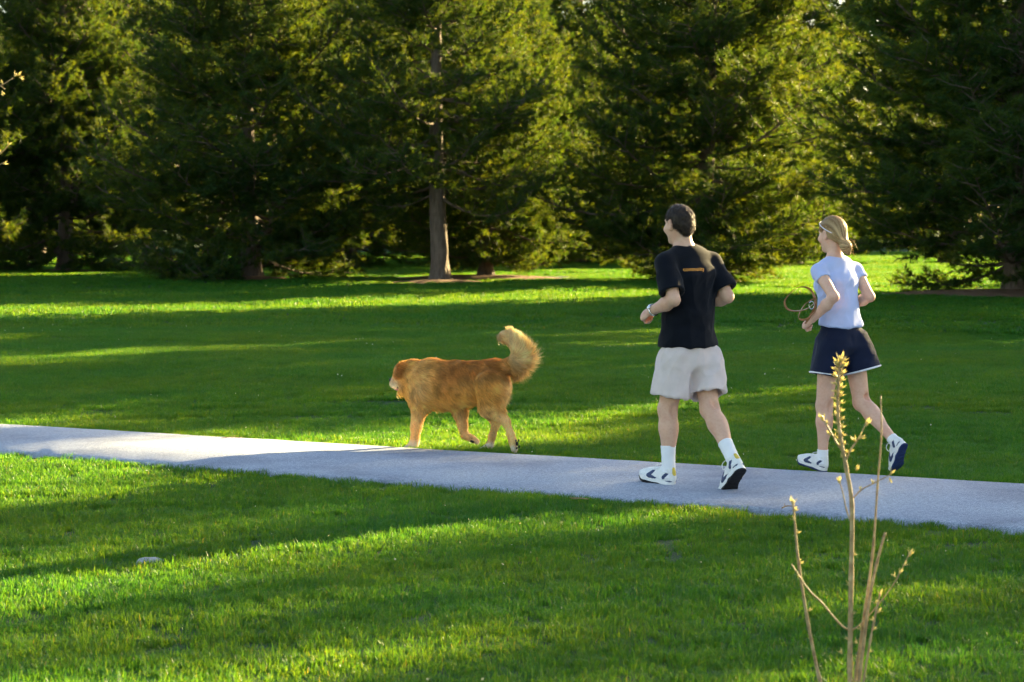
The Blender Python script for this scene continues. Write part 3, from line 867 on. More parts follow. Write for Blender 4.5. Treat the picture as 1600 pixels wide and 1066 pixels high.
def face_parts(root, Hc, fw, up, rt, sc, org):
    def blob(name, c, rad, mat, par, seg=12):
        bm = bmesh.new(); bmesh.ops.create_uvsphere(bm, u_segments=seg, v_segments=seg // 2, radius=1)
        M = Matrix((rt * rad[0], fw * rad[1], up * rad[2])).transposed().to_4x4(); M.translation = c - org
        bm.transform(M)
        me = bpy.data.meshes.new(name); bm.to_mesh(me); bm.free(); me.materials.append(mat)
        for p in me.polygons: p.use_smooth = True
        return obj(name, me, par)
    at = lambda x, y, z: Vector(Hc) + rt * x * sc + fw * y * sc + up * z * sc
    for s_ in (-1, 1):
        e = blob('eye', at(.031 * s_, .0765, .004), (.0125 * sc, .0125 * sc, .0115 * sc), EYEW, root)
        blob('iris', at(.031 * s_, .0872, .004), (.0055 * sc, .0025 * sc, .0055 * sc), IRIS, e, 10)
    blob('lips', at(0, .0915, -.0695), (.0225 * sc, .0100 * sc, .0085 * sc), LIP_M, root)

def build_shoe(name, root, heel, fwd, up, Ln, side, sole_mat, org, stripe=True, yellow=False):
    """running shoe built at rest (x toe-wards, z up), then set at the heel point"""
    sx = Ln / .30
    fwd = Vector(fwd).normalized(); up = Vector(up); up = (up - fwd * up.dot(fwd)).normalized(); lat = up.cross(fwd)
    M = Matrix((fwd, lat, up)).transposed().to_4x4(); M.translation = Vector(heel) - org
    lo, hi = (-.03, -.075, -.025), (.33, .075, .16)
    def outline(f, z0, z1, grow):
        for (a, b_, ra, rb) in (((.045, -.002, 0), (.12, -.004 * side, 0), .037, .036), ((.12, -.004 * side, 0), (.225, .004 * side, 0), .036, .049), ((.225, .004 * side, 0), (.262, -.004 * side, 0), .048, .036)):
            a = np.array(a); b_ = np.array(b_)
            def fn(Pn, a=a, b_=b_, ra=ra + grow, rb=rb + grow):
                qx, qy = Pn[0] - a[0], Pn[1] - a[1]; d_ = b_ - a
                t_ = np.clip((qx * d_[0] + qy * d_[1]) / (d_[0] ** 2 + d_[1] ** 2), 0, 1)
                d2 = np.sqrt((qx - t_ * d_[0]) ** 2 + (qy - t_ * d_[1]) ** 2) - (ra + (rb - ra) * t_)
                # toe spring
                zc = Pn[2] - .9 * np.maximum(Pn[0] - .2, 0) ** 2 * 2.2
                return np.maximum(d2, np.maximum(z0 - zc, zc - z1)) + 0 * Pn[2]
            f.apply(fn, np.array(lo), np.array(hi), .012, 'add')
        return f
    def upper(f, g):
        f.ell((.215, .002 * side, .032), (.085 + g, .045 + g, .038 + g), None, .02)
        f.ell((.14, -.002 * side, .045), (.10 + g, .040 + g, .050 + g), None, .03)
        f.ell((.055, -.002, .048), (.058 + g, .036 + g, .058 + g), None, .03)
        f.cone((.065, 0, .06), (.058, 0, .098), .040 + g, .043 + g, .02)
        f.cone((.105, 0, .085), (.17, 0, .058), .026 + g, .022 + g, .02)
        return f
    g = empty(name, (0, 0, 0)); g.parent = root; g.matrix_basis = M @ Matrix.Scale(sx, 4)
    def put(nm, f, mat, par=None):
        V, F = f.mesh(); V = relax(V, F, 2)
        return obj(nm, mesh_np(nm, V, F, mat, True), par or g)
    def pieces(nm, f, mat):
        V, F = f.mesh(); lab = islands(V, F)
        for u_ in np.unique(lab):
            k = lab == u_
            if k.sum() < 30: continue
            Fp = F[k[F[:, 0]]]; m_ = np.cumsum(k) - 1
            obj(nm, mesh_np(nm, V[k], m_[Fp], mat, True), g)
    f = upper(Field(lo, hi, .0045), 0); f.half((0, 0, .016), (0, 0, -1)); f.cone((.066, 0, .085), (.06, 0, .17), .034, .040, .006, 'sub'); put('upper', f, SHOEW)
    f = outline(Field(lo, hi, .0045), .0, .030, .003); put('midsole', f, SHOEW)
    f = outline(Field(lo, hi, .0045), -.010, .005, .0045)
    for k in range(7):
        f.cone((.04 + .04 * k, -.08, -.012), (.05 + .04 * k, .08, -.012), .005, .005, .002, 'sub')
    put('outsole', f, sole_mat)
    if stripe:
        for s_ in (-1, 1):
            f = upper(Field(lo, hi, .0035), .003)
            q = Field(lo, hi, .0035)
            q.cone((.10, .05 * s_, .03), (.19, .05 * s_, .038), .006, .010, .0).cone((.19, .05 * s_, .038), (.155, .035 * s_, .075), .010, .006, .0)
            q.cone((.06, .045 * s_, .05), (.03, .04 * s_, .085), .009, .006, 0).cone((-.005, .02 * s_, .028), (.04, .045 * s_, .028), .008, .006, 0)
            big = Field(lo, hi, .0035); big.cone((.0, .045 * s_, .05), (.28, .05 * s_, .05), .034, .034, 0)
            f.d = np.maximum(np.maximum(f.d, q.d - .004), big.d)
            pieces('side_flash', f, SHOEB)
        if yellow:
            f = upper(Field(lo, hi, .0035), .0045); q = Field(lo, hi, .0035); q.cone((.005, 0, .085), (.02, 0, .11), .016, .012, 0); f.d = np.maximum(f.d, q.d)
            put('heel_tab', f, SHOEY)
    # laces
    lv, lf = [], []
    for k in range(5):
        x = .115 + .022 * k; z = .101 - .0128 * k
        v, q = tube(spline([(x, -.028, z - .012), (x + .006, 0, z + .007), (x, .028, z - .012)], 4), .0028, 6)
        o = len(lv); lv += v; lf += [tuple(i + o for i in t_) for t_ in q]
    for s_ in (-1, 1):
        v, q = tube(spline([(.115, 0, .108), (.10, .02 * s_, .128), (.125, .045 * s_, .115), (.14, .04 * s_, .085), (.12, .015 * s_, .103)], 5), .0026, 6)
        o = len(lv); lv += v; lf += [tuple(i + o for i in t_) for t_ in q]
    obj('laces', py_mesh('laces', lv, lf, SHOEW), g)
    return g

def sock(root, pts, rad, org):
    pts = spline(pts, 6); n = len(pts)
    rr = [np.interp(i / (n - 1), np.linspace(0, 1, len(rad)), rad) * (1 + .012 * math.sin(i * 1.9)) for i in range(n)]
    pts = pts + [pts[-1]]; rr = rr + [rr[-1] - .008]
    v, f = tube([p - org for p in pts], rr, 22)
    return obj('sock', py_mesh('sock', v, f, SOCK), root)

def lerp(a, b, t): return A_(a) + (A_(b) - A_(a)) * t
def folds(V, N, seed, amp, sc=(9, 9, 3.2), z0=None):
    q = V * np.array(sc)
    q = q + .6 * np.stack([vnoise(V * 6, seed + 1), vnoise(V * 6, seed + 2), vnoise(V * 6, seed + 3)], -1)
    n = vnoise(q, seed); n2 = vnoise(V * 26 + 5, seed + 5)
    n3 = vnoise((V @ np.array([[.8, .1, .6], [0, 1, 0], [-.6, 0, .8]])) * np.array([16, 16, 4.]), seed + 9)
    return amp * ((1 - 2 * np.abs(n)) * .8 + .25 * n2 + .6 * (1 - 2 * np.abs(n3)))
# ------------------------------------------------------------------ the running man
def frame(az, lean=0.0, roll=0.0):
    """az: degrees turned left from straight ahead; returns forward, right, up"""
    M = Euler((-R_(lean), R_(roll), R_(az)), 'XYZ').to_matrix()
    return M @ Vector((0, 1, 0)), M @ Vector((1, 0, 0)), M @ Vector((0, 0, 1))
D = 13.80
def Q(px, py, dy): return P(px, py, D + dy)
ORG = G(1065, 767); ORG.z = .02
man = empty('person', ORG, 'man running in a dark navy T-shirt, khaki shorts and white running shoes', 'person')
fw, rt, up = frame(33, 5)
hf, hr, hu = frame(33, 2)
Hc = Q(1061, 351, .02)
sL, sR = Q(1040, 411, -.11), Q(1112, 410, .10)
eL, eR = Q(1053, 469, -.24), Q(1137, 464, .02)
wL, wR = Q(1018, 486, -.07), Q(1106, 474, .20)
hL, hR = Q(1057, 566, -.06), Q(1098, 563, .07)
kL, kR = Q(1043, 640, -.03), Q(1109, 640, -.10)
fl, fr = Vector((-.66, .74, .13)).normalized(), (Q(1131, 768, -.26) - Q(1152, 736, -.41)).normalized()
heL, heR = Q(1053, 761, -.09), Q(1160, 731, -.46)
def ankle(heel, f_, u_, sc):
    u_ = (u_ - f_ * u_.dot(f_)).normalized()
    return heel + f_ * .060 * sc + u_ * .098 * sc, heel + f_ * .19 * sc + u_ * .036 * sc
aL, tL = ankle(heL, fl, Vector((0, 0, 1)), .98); aR, tR = ankle(heR, fr, kR - heR, .98)
nk, ch, wa, pe = Q(1069, 388, .0), Q(1078, 430, 0), Q(1075, 495, 0), Q(1077, 553, 0)
f = Field((A_(ORG) + (-.40, -.65, -.05)), (A_(ORG) + (.50, .70, 1.86)), .0048)
face(f, Hc, hf, hu, hr)
f.cone(Hc - hf * .02 - hu * .03, nk - up * .03, .056, .062, .03)
f.econe(nk - up * .06, ch, (.12, .075), (.165, .105), rt, .05).econe(ch, wa, (.165, .105), (.145, .10), rt, .05).econe(wa, pe, (.145, .10), (.16, .115), rt, .05)
f.cone(nk - up * .02, sL, .05, .055, .04).cone(nk - up * .02, sR, .05, .055, .04)
for (s_, e_, w_, sgn) in ((sL, eL, wL, -1), (sR, eR, wR, 1)):
    f.cone(s_, e_, .056, .038, .02).cone(e_, lerp(e_, w_, .35), .036, .042, .02).cone(lerp(e_, w_, .35), w_, .043, .027, .02)
hand(f, wL, (wL - eL).normalized() * .8 + hf * .25 + Vector((0, 0, -.15)), rt * .8 + Vector((0, 0, -.6)), 1, 1.0)
hand(f, wR, (wR - eR).normalized(), -rt + Vector((0, 0, -.3)), -1, 1.0)
for (h_, k_, a_, s_) in ((hL, kL, aL, 1), (hR, kR, aR, -1)):
    f.cone(h_, k_, .080, .057, .04).cone(k_, lerp(k_, a_, .3), .053, .052, .03).cone(lerp(k_, a_, .3), a_, .050, .033, .03)
    ax = A_((Vector(a_) - Vector(k_)).normalized()); back = A_(-fw); back = back - ax * (back @ ax)
    c = lerp(k_, a_, .30) + back * .016
    f.ell(c, (.051, .053, .125), (A_(rt), back / np.linalg.norm(back), ax), .03)
    bk_ = back / np.linalg.norm(back)
    f.ell(A_(k_) - bk_ * .014, (.047, .042, .055), (A_(rt), bk_, ax), .02)
    f.ell(A_(k_) + bk_ * .062 + ax * .01, (.016, .018, .034), (A_(rt), bk_, ax), .03, 'sub')
    for q_ in (-1, 1):
        f.cone(A_(k_) + bk_ * .036 + A_(rt) * .028 * q_ - ax * .09, A_(k_) + bk_ * .034 + A_(rt) * .030 * q_ + ax * .03, .012, .010, .012)
        f.ell(lerp(k_, a_, .27) + bk_ * .034 + A_(rt) * .019 * q_, (.022, .026, .085), (A_(rt), bk_, ax), .012)
f.cone(aL, tL, .030, .022, .02)
f.cone(aR, tR, .030, .022, .02)
sculpt('body', f, SKIN_M, man, ORG, None, 1)
face_parts(man, Hc, hf, hu, hr, 1.0, ORG)
# hair
def hair_cap(Hc, hf, hu, hr, sc, th, slope, z0, seed):
    f = Field(A_(Hc) - .17, A_(Hc) + .17, .0045)
    at = lambda x, y, z: A_(Hc) + A_(hr) * x * sc + A_(hf) * y * sc + A_(hu) * z * sc
    f.ell(at(0, -.010, .022), ((.075 * sc + th * .8), (.097 * sc + th), (.095 * sc + th)), (hr, hf, hu), .01)
    f.cone(at(0, -.065, -.02), at(0, -.055, -.075), .045 * sc, .036 * sc, .03)
    f.half(at(0, 0, z0), A_(hf) * slope - A_(hu), .012)
    f.half(at(0, .078, 0), A_(hf), .02)
    for s_ in (-1, 1):
        f.ell(at(.085 * s_, .002, -.012), (.03 * sc, .03 * sc, .045 * sc), (hr, hf, hu), .012, 'sub')
    return f
f = hair_cap(Hc, hf, hu, hr, 1.0, .008, .78, .0, 1)
V, F = f.mesh(); V = relax(V, F, 2); N_ = normals(V, F)
V = V + N_ * (.004 * vnoise(V * 75, 3) + .003 * vnoise(V * 30, 8))[:, None]
obj('hair', mesh_np('hair', V - A_(ORG), F, HAIR_M, True, {'tint': .4 + .4 * vnoise(V * 80, 5)}), man)
hd = lambda p, n, r: (lambda q: q / np.linalg.norm(q, axis=1, keepdims=True))(n * .25 + A_(hu) * -.6 + A_(hf) * .1 + r.normal(0, .25, n.shape))
sv_, sf_, st_ = strands(V, F, N_, lambda c, n: np.ones(len(c)), 12000, hd, lambda p, n, r: r.uniform(.008, .018, len(p)), .0007, 4, lift=.25)
obj('hair_strands', mesh_np('hair_strands', sv_ - A_(ORG), sf_, HAIR_M, False, {'tint': st_}), bpy.data.objects['hair'])
# T-shirt
f = Field(A_(ORG) + (-.36, -.5, .78), A_(ORG) + (.42, .55, 1.6), .006)
hem0 = Q(1075, 541, 0)
f.econe(nk - up * .055, ch, (.135, .085), (.178, .118), rt, .04).econe(ch, wa, (.178, .118), (.160, .118), rt, .04).econe(wa, hem0, (.160, .118), (.192, .150), rt, .05, cut1=1.0)
f.cone(nk - up * .018, sL, .058, .058, .045).cone(nk - up * .018, sR, .058, .058, .045)
f.cone(sL, eL, .060, .077, .03, cut1=.80).cone(sR, eR, .060, .077, .03, cut1=.78)
f.half(hem0, -Vector((0.03, 0, 1)), .003)
for (s_, e_, c_) in ((sL, eL, .80), (sR, eR, .78)):
    f.cone(lerp(s_, e_, c_ - .2), lerp(s_, e_, c_ + .35), .056, .061, .004, 'sub')
f.econe(lerp(wa, hem0, .75), lerp(wa, hem0, 1.5), (.160, .118), (.185, .143), rt, .004, 'sub')
f.cone(nk + up * .0 - fw * 0, nk + up * .2, .063, .064, .008, 'sub')
so, SV, SF = sculpt('t_shirt', f, NAVY_SHIRT, man, ORG, lambda V, N: folds(V, N, 4, .010) * np.clip((A_(nk)[2] - .02 - V[:, 2]) / .2, .1, 1), 2)
# collar rib
cp = [nk + (rt * math.cos(a) * .0645 + fw * math.sin(a) * .0635) + up * (-.006 - .012 * math.sin(a)) for a in np.linspace(0, 2 * math.pi, 30)]
v, q = tube([p - ORG for p in cp], .006, 8)
obj('collar', py_mesh('collar', v, q, NAVY_SHIRT), so)
# printed word on the back
from mathutils.bvhtree import BVHTree
tc_ = bpy.data.curves.new('lettering', 'FONT'); tc_.body = 'community'; tc_.size = 1; tc_.align_x = 'CENTER'; tc_.align_y = 'CENTER'; tc_.offset = .012
to = bpy.data.objects.new('lettering', tc_); COL.objects.link(to)
bpy.context.view_layer.update()
tm = bpy.data.meshes.new_from_object(to.evaluated_get(bpy.context.evaluated_depsgraph_get()))
bpy.data.objects.remove(to)
bm = bmesh.new(); bm.from_mesh(tm); bmesh.ops.triangulate(bm, faces=bm.faces); bmesh.ops.subdivide_edges(bm, edges=[e for e in bm.edges if e.calc_length() > .25], cuts=2); bm.to_mesh(tm); bm.free()
wid_ = max(v.co.x for v in tm.vertices) - min(v.co.x for v in tm.vertices)
tree = BVHTree.FromPolygons([tuple(v) for v in SV], [tuple(q) for q in SF])
cc = Q(1119, 417, -.3)
for v in tm.vertices:
    p = cc + rt * (v.co.x * .142 / wid_) + up * (v.co.y * .142 / wid_ * 1.05)
    hit = tree.ray_cast(p, fw)
    v.co = ((hit[0] if hit[0] else p + fw * .2) - fw * .003) - ORG
tm.materials.append(INK)
tm.name = 'lettering'
obj('lettering', tm, so)
# shorts
f = Field(A_(ORG) + (-.36, -.45, .46), A_(ORG) + (.42, .45, 1.0), .006)
f.econe(Q(1075, 530, 0), Q(1077, 568, 0), (.160, .124), (.186, .145), rt, .04, cut0=0)
hmL, hmR = Q(1047, 619, -.06), Q(1105, 617, -.05)
hLs, hRs = Q(1056, 556, -.05), Q(1100, 554, .045)
f.econe(hLs, hmL, (.100, .118), (.113, .128), rt, .03, cut1=1.0).econe(hRs, hmR, (.100, .118), (.112, .128), rt, .03, cut1=1.0)
f.econe(lerp(hLs, hmL, .7), lerp(hLs, hmL, 1.4), (.096, .110), (.098, .113), rt, .003, 'sub').econe(lerp(hRs, hmR, .7), lerp(hRs, hmR, 1.4), (.091, .105), (.092, .107), rt, .003, 'sub')
cr = A_(Q(1077, 612, -.05))
for (t0, t1) in ((0, .3), (.3, .6), (.6, 1)):      # crease between the legs, running up the seat seam
    g_ = lambda t: cr + A_(up) * (.28 * t) - A_(fw) * (.130 + .03 * math.sin(t * 3.1)) + A_(rt) * .02 * t
    f.cone(g_(t0), g_(t1), .013 * (1 - t0) + .004, .013 * (1 - t1) + .004, .02, 'sub')
for s_, hh in ((-1, hLs), (1, hRs)):      # pocket mouths at the sides
    pk = A_(hh) + A_(rt) * .11 * s_ + A_(up) * .08
    f.cone(pk - A_(up) * .06 + A_(fw) * .01, pk + A_(up) * .06 - A_(fw) * .03, .006, .006, .004, 'sub')
sh, V, F = sculpt('shorts', f, KHAKI, man, ORG, lambda V, N: folds(V, N, 14, .0105, (10, 10, 4)), 2)
# seam up the seat
# shoes and socks
build_shoe('shoe', man, heL, fl, Vector((0, 0, 1)), .295, 1, SOLE_K, ORG, True, True)
build_shoe('shoe', man, heR, fr, kR - heR, .295, -1, SOLE_K, ORG, True, True)
sock(man, [aL + Vector((0, 0, -.05)), aL, Vector(lerp(aL, kL, .22)), Vector(lerp(aL, kL, .40))], [.043, .043, .043, .048], ORG)
sock(man, [aR + (aR - kR).normalized() * .05, aR, Vector(lerp(aR, kR, .15)), Vector(lerp(aR, kR, .34))], [.043, .042, .042, .046], ORG)
# watch
wd = (wL - eL).normalized(); wc = wL - wd * .018
a = wd.cross(Vector((0, 0, 1))).normalized(); b_ = a.cross(wd)
v, q = tube([wc + (a * math.cos(t) + b_ * math.sin(t)) * .033 - ORG for t in np.linspace(0, 2 * math.pi, 26)], .006, 8)
wt = obj('wristwatch', py_mesh('wristwatch', v, q, METAL), man)
fc = wc + (b_ * .6 - a * .8 if (-a).y < 0 else b_ * .6 + a * .8).normalized() * .034
nn = (fc - wc).normalized()
v, q = tube([fc - nn * .005 - ORG, fc + nn * .004 - ORG, fc + nn * .006 - ORG], [.017, .018, .015], 20)
obj('watch_face', py_mesh('watch_face', v, q, METAL), wt)

# ------------------------------------------------------------------ the running woman
D = 14.55
ORG = G(1310, 742); ORG.z = .02
wom = empty('person', ORG, 'woman running in a pale lavender T-shirt and navy shorts, blonde hair tied back', 'person')
fw, rt, up = frame(38, 6)
hf, hr, hu = frame(36, 2)
Hc = Q(1300, 367, .02)
sL, sR = Q(1279, 424, -.10), Q(1336, 422, .10)
eL, eR = Q(1303, 464, -.26), Q(1359, 464, .0)
wL, wR = Q(1270, 499, -.16), Q(1328, 478, .17)
hL, hR = Q(1296, 548, -.05), Q(1333, 546, .05)
kL, kR = Q(1288, 634, .02), Q(1346, 629, .04)
fl, fr = Vector((-.62, .74, .20)).normalized(), (Q(1392, 740, -.10) - Q(1407, 694, -.24)).normalized()
heL, heR = Q(1291, 737, .0), Q(1413, 692, -.26)
aL, tL = ankle(heL, fl, Vector((0, 0, 1)), .85); aR, tR = ankle(heR, fr, kR - heR, .85)
nk, ch, wa, pe = Q(1304, 400, .0), Q(1308, 438, 0), Q(1310, 478, 0), Q(1314, 528, 0)
f = Field((A_(ORG) + (-.36, -.60, -.05)), (A_(ORG) + (.42, .60, 1.76)), .0046)
SCW = .94
face(f, Hc, hf, hu, hr, SCW, .9)
f.cone(Hc - hf * .02 - hu * .03, nk - up * .03, .046, .050, .03)
f.econe(nk - up * .055, ch, (.10, .065), (.130, .088), rt, .05).econe(ch, wa, (.130, .088), (.115, .082), rt, .05).econe(wa, pe, (.115, .082), (.140, .105), rt, .05)
f.cone(nk - up * .03, sL, .035, .042, .04).cone(nk - up * .03, sR, .035, .042, .04)
for (s_, e_, w_) in ((sL, eL, wL), (sR, eR, wR)):
    f.cone(s_, e_, .044, .032, .02).cone(e_, lerp(e_, w_, .35), .031, .035, .02).cone(lerp(e_, w_, .35), w_, .036, .023, .02)
hand(f, wL, (wL - eL).normalized() * .8 + hf * .3, rt * .7 + Vector((0, 0, -.7)), 1, .9, (60, 80, 55))
hand(f, wR, (wR - eR).normalized(), -rt + Vector((0, 0, -.3)), -1, .9)
for (h_, k_, a_) in ((hL, kL, aL), (hR, kR, aR)):
    f.cone(h_, k_, .074, .053, .04).cone(k_, lerp(k_, a_, .3), .048, .046, .03).cone(lerp(k_, a_, .3), a_, .044, .029, .03)
    ax = A_((Vector(a_) - Vector(k_)).normalized()); back = A_(-fw); back = back - ax * (back @ ax); back /= np.linalg.norm(back)
    f.ell(lerp(k_, a_, .30) + back * .014, (.045, .047, .115), (A_(rt), back, ax), .03)
    f.ell(A_(k_) - back * .012, (.042, .038, .05), (A_(rt), back, ax), .02)
    f.ell(A_(k_) + back * .056 + ax * .01, (.014, .016, .030), (A_(rt), back, ax), .03, 'sub')
    for q_ in (-1, 1):
        f.cone(A_(k_) + back * .031 + A_(rt) * .025 * q_ - ax * .08, A_(k_) + back * .030 + A_(rt) * .026 * q_ + ax * .03, .011, .009, .012)
        f.ell(lerp(k_, a_, .27) + back * .029 + A_(rt) * .016 * q_, (.019, .023, .075), (A_(rt), back, ax), .012)
f.cone(aL, tL, .026, .019, .02)
f.cone(aR, tR, .026, .019, .02)
sculpt('body', f, SKIN_W, wom, ORG, None, 1)
face_parts(wom, Hc, hf, hu, hr, SCW, ORG)
# hair drawn back into a low knot
f = hair_cap(Hc, hf, hu, hr, SCW, .015, .62, -.005, 2)
bun = Q(1322, 386, -.10)
f.ell(bun, (.036, .036, .042), (hr, hf, hu), .02)
f.cone(A_(Hc) - A_(hf) * .085 - A_(hu) * .03, bun, .035, .022, .03)
f.cone(bun, bun + Vector((.018, -.02, -.045)), .022, .010, .02)
V, F = f.mesh(); V = relax(V, F, 2); N_ = normals(V, F)
tob = lambda p: (lambda q: q / (np.linalg.norm(q, axis=1, keepdims=True) + 1e-9))(A_(bun) - p)
ang = np.arctan2((V - A_(bun)) @ A_(hu), (V - A_(bun)) @ A_(hr))
V = V + N_ * (.0035 * vnoise(np.stack([ang * 14, V @ A_(hf) * 6, V @ A_(hr) * 30], -1), 3))[:, None]
ho = obj('hair', mesh_np('hair', V - A_(ORG), F, HAIR_W, True, {'tint': np.clip(.45 + .75 * vnoise(np.stack([ang * 10, V @ A_(hf) * 8, V @ A_(hr) * 40], -1), 5), 0, 1)}), wom)
def hd(p, n, r):
    q = tob(p); q = q - n * (q * n).sum(1, keepdims=True) * .9 + r.normal(0, .12, n.shape)
    return q / np.linalg.norm(q, axis=1, keepdims=True)
sv_, sf_, st_ = strands(V, F, N_, lambda c, n: np.ones(len(c)), 5000, hd, lambda p, n, r: r.uniform(.010, .026, len(p)), .0006, 9, lift=.03)
obj('hair_strands', mesh_np('hair_strands', sv_ - A_(ORG), sf_, HAIR_W, False, {'tint': st_}), ho)
fv, ff = [], []
rr_ = random.Random(3)
for k in range(9):
    a = bun + Vector((rr_.uniform(-.01, .02), 0, rr_.uniform(-.02, .03)))
    v, q = tube([p - ORG for p in spline([a, a + Vector((rr_.uniform(.01, .04), rr_.uniform(-.03, .01), rr_.uniform(-.02, .03))), a + Vector((rr_.uniform(.03, .07), rr_.uniform(-.05, .02), rr_.uniform(-.06, .05)))], 4)], .00045, 4)
    o = len(fv); fv += v; ff += [tuple(i + o for i in t_) for t_ in q]
me = py_mesh('flyaway_hair', fv, ff, HAIR_W); at_ = me.attributes.new('tint', 'FLOAT', 'POINT'); at_.data.foreach_set('value', np.full(len(me.vertices), .9, np.float32))
obj('flyaway_hair', me, ho)
hb = [A_(Hc) + A_(hr) * (math.cos(t) * (.075 * SCW + .0115)) + (A_(hf) * .88 + A_(hu) * .47) * (math.sin(t) * .103) - A_(hf) * .010 + A_(hu) * .040 for t in np.linspace(0, 2 * math.pi, 44)]
v, q = tube([Vector(p) - ORG for p in hb], .0034, 8)
obj('headband', py_mesh('headband', v, q, PIPE), ho)
# T-shirt
f = Field(A_(ORG) + (-.32, -.45, .82), A_(ORG) + (.36, .50, 1.55), .0055)
hem0 = Q(1313, 512, 0)
f.econe(nk - up * .050, ch, (.115, .072), (.144, .104), rt, .04).econe(ch, wa, (.144, .104), (.131, .10), rt, .04).econe(wa, hem0, (.131, .10), (.160, .126), rt, .05, cut1=1.0)
f.ell(ch + fw * .06 - up * .02 + rt * .06, (.06, .06, .06), None, .04).ell(ch + fw * .06 - up * .02 - rt * .06, (.06, .06, .06), None, .04)
f.cone(nk - up * .028, sL, .042, .045, .04).cone(nk - up * .028, sR, .042, .045, .04)
f.cone(sL, eL, .047, .056, .025, cut1=.34).cone(sR, eR, .047, .056, .025, cut1=.34)
f.half(hem0, -Vector((0.12, 0, 1)), .003)
for (s_, e_, c_) in ((sL, eL, .34), (sR, eR, .34)):
    f.cone(lerp(s_, e_, c_ - .08), lerp(s_, e_, c_ + .5), .037, .040, .003, 'sub')
f.econe(lerp(wa, hem0, .75), lerp(wa, hem0, 1.6), (.122, .09), (.148, .114), rt, .003, 'sub')
f.cone(nk + up * .005, nk + up * .2, .054, .056, .006, 'sub')
so, V, F = sculpt('t_shirt', f, LAV, wom, ORG, lambda V, N: folds(V, N, 24, .0105, (10, 10, 4.5)) * np.clip((A_(nk)[2] - .02 - V[:, 2]) / .2, .1, 1), 2)
# shorts with white piping
f = Field(A_(ORG) + (-.36, -.45, .50), A_(ORG) + (.42, .50, 1.06), .0055)
f.econe(Q(1312, 505, 0), Q(1314, 540, 0), (.137, .106), (.166, .132), rt, .04, cut0=0)
hLs, hRs = Q(1299, 534, -.04), Q(1331, 530, .045)
hmL, hmR = Q(1291, 586, -.06), Q(1344, 580, .03)
f.econe(hLs, hmL, (.092, .115), (.094, .118), rt, .035, cut1=1.0).econe(hRs, hmR, (.092, .115), (.130, .140), rt, .035, cut1=1.0)
f.econe(lerp(hLs, hmL, .6), lerp(hLs, hmL, 1.6), (.078, .102), (.080, .104), rt, .003, 'sub').econe(lerp(hRs, hmR, .75), lerp(hRs, hmR, 1.6), (.106, .118), (.116, .126), rt, .003, 'sub')
cr = A_(Q(1315, 586, -.03))
for (t0, t1) in ((0, .35), (.35, .7), (.7, 1)):
    g_ = lambda t: cr + A_(up) * (.24 * t) - A_(fw) * (.125 + .025 * math.sin(t * 3.1)) - A_(rt) * .01 * t
    f.cone(g_(t0), g_(t1), .016 * (1 - t0) + .004, .016 * (1 - t1) + .004, .02, 'sub')
sh, V, F = sculpt('shorts', f, NAVY, wom, ORG, lambda V, N: folds(V, N, 34, .009, (10, 10, 4)), 2)
for (a, b_, ex) in ((hLs, hmL, (.094, .118)), (hRs, hmR, (.130, .140))):
    ax = (Vector(b_) - Vector(a)).normalized(); X = (rt - ax * rt.dot(ax)).normalized(); Yv = ax.cross(X)
    v, q = tube([Vector(b_) - ax * .004 + X * math.cos(t) * (ex[0] + .001) + Yv * math.sin(t) * (ex[1] + .001) - ORG for t in np.linspace(0, 2 * math.pi, 40)], .0062, 8)
    obj('piping', py_mesh('piping', v, q, PIPE), sh)
build_shoe('shoe', wom, heL, fl, Vector((0, 0, 1)), .255, 1, SOLE_B, ORG, True)
build_shoe('shoe', wom, heR, fr, kR - heR, .255, -1, SOLE_B, ORG, True)
sock(wom, [aL + Vector((0, 0, -.045)), aL, Vector(lerp(aL, kL, .10)), Vector(lerp(aL, kL, .15))], [.037, .037, .036, .036], ORG)
sock(wom, [aR + (aR - kR).normalized() * .045, aR, Vector(lerp(aR, kR, .04)), Vector(lerp(aR, kR, .09))], [.037, .036, .036, .036], ORG)

# ------------------------------------------------------------------ leather dog leash in her left hand
LEA = flat_mat('leash_leather', (.30, .13, .035), .38, .5, .25, 50)
lo_ = wL + ((wL - eL).normalized() * .8 + hf * .3).normalized() * .075
def ribbon(pts, wdt, th, seed):
    pts = spline(pts, 8); V, F = [], []
    for i, p in enumerate(pts):
        t = (pts[min(i + 1, len(pts) - 1)] - pts[max(i - 1, 0)]).normalized()
        s = t.cross(Vector((math.sin(seed + i * .06), -1, .35 * math.cos(seed + i * .09)))).normalized(); n = s.cross(t)
        s, n = (n * .8 + s * .6).normalized(), (s * .8 - n * .6).normalized()
        for (x, y) in ((-1, -1), (1, -1), (1, 1), (-1, 1)): V.append(p + s * (x * wdt / 2) + n * (y * th / 2))
    for i in range(len(pts) - 1):
        for k in range(4):
            F.append((i * 4 + k, i * 4 + (k + 1) % 4, (i + 1) * 4 + (k + 1) % 4, (i + 1) * 4 + k))
    F += [(0, 1, 2, 3), tuple((len(pts) - 1) * 4 + k for k in (3, 2, 1, 0))]
    return V, F
lv, lf = [], []
W0 = -.20
for k, loop in enumerate((
        [(1258, 506, -.2), (1266, 494, -.2), (1274, 478, -.17), (1272, 462, -.15), (1262, 450, -.14), (1246, 450, -.14), (1230, 464, -.15), (1226, 474, -.16), (1232, 484, -.18), (1248, 486, -.19), (1262, 482, -.2), (1274, 473, -.2)],
        [(1274, 466, -.16), (1262, 472, -.17), (1252, 484, -.19), (1248, 496, -.2), (1254, 500, -.21), (1263, 497, -.21), (1274, 486, -.2), (1279, 478, -.19)])):
    v, q = ribbon([Q(*p) for p in loop], .016, .0035, k)
    o = len(lv); lv += v; lf += [tuple(i + o for i in t_) for t_ in q]
l0 = lo_.copy()
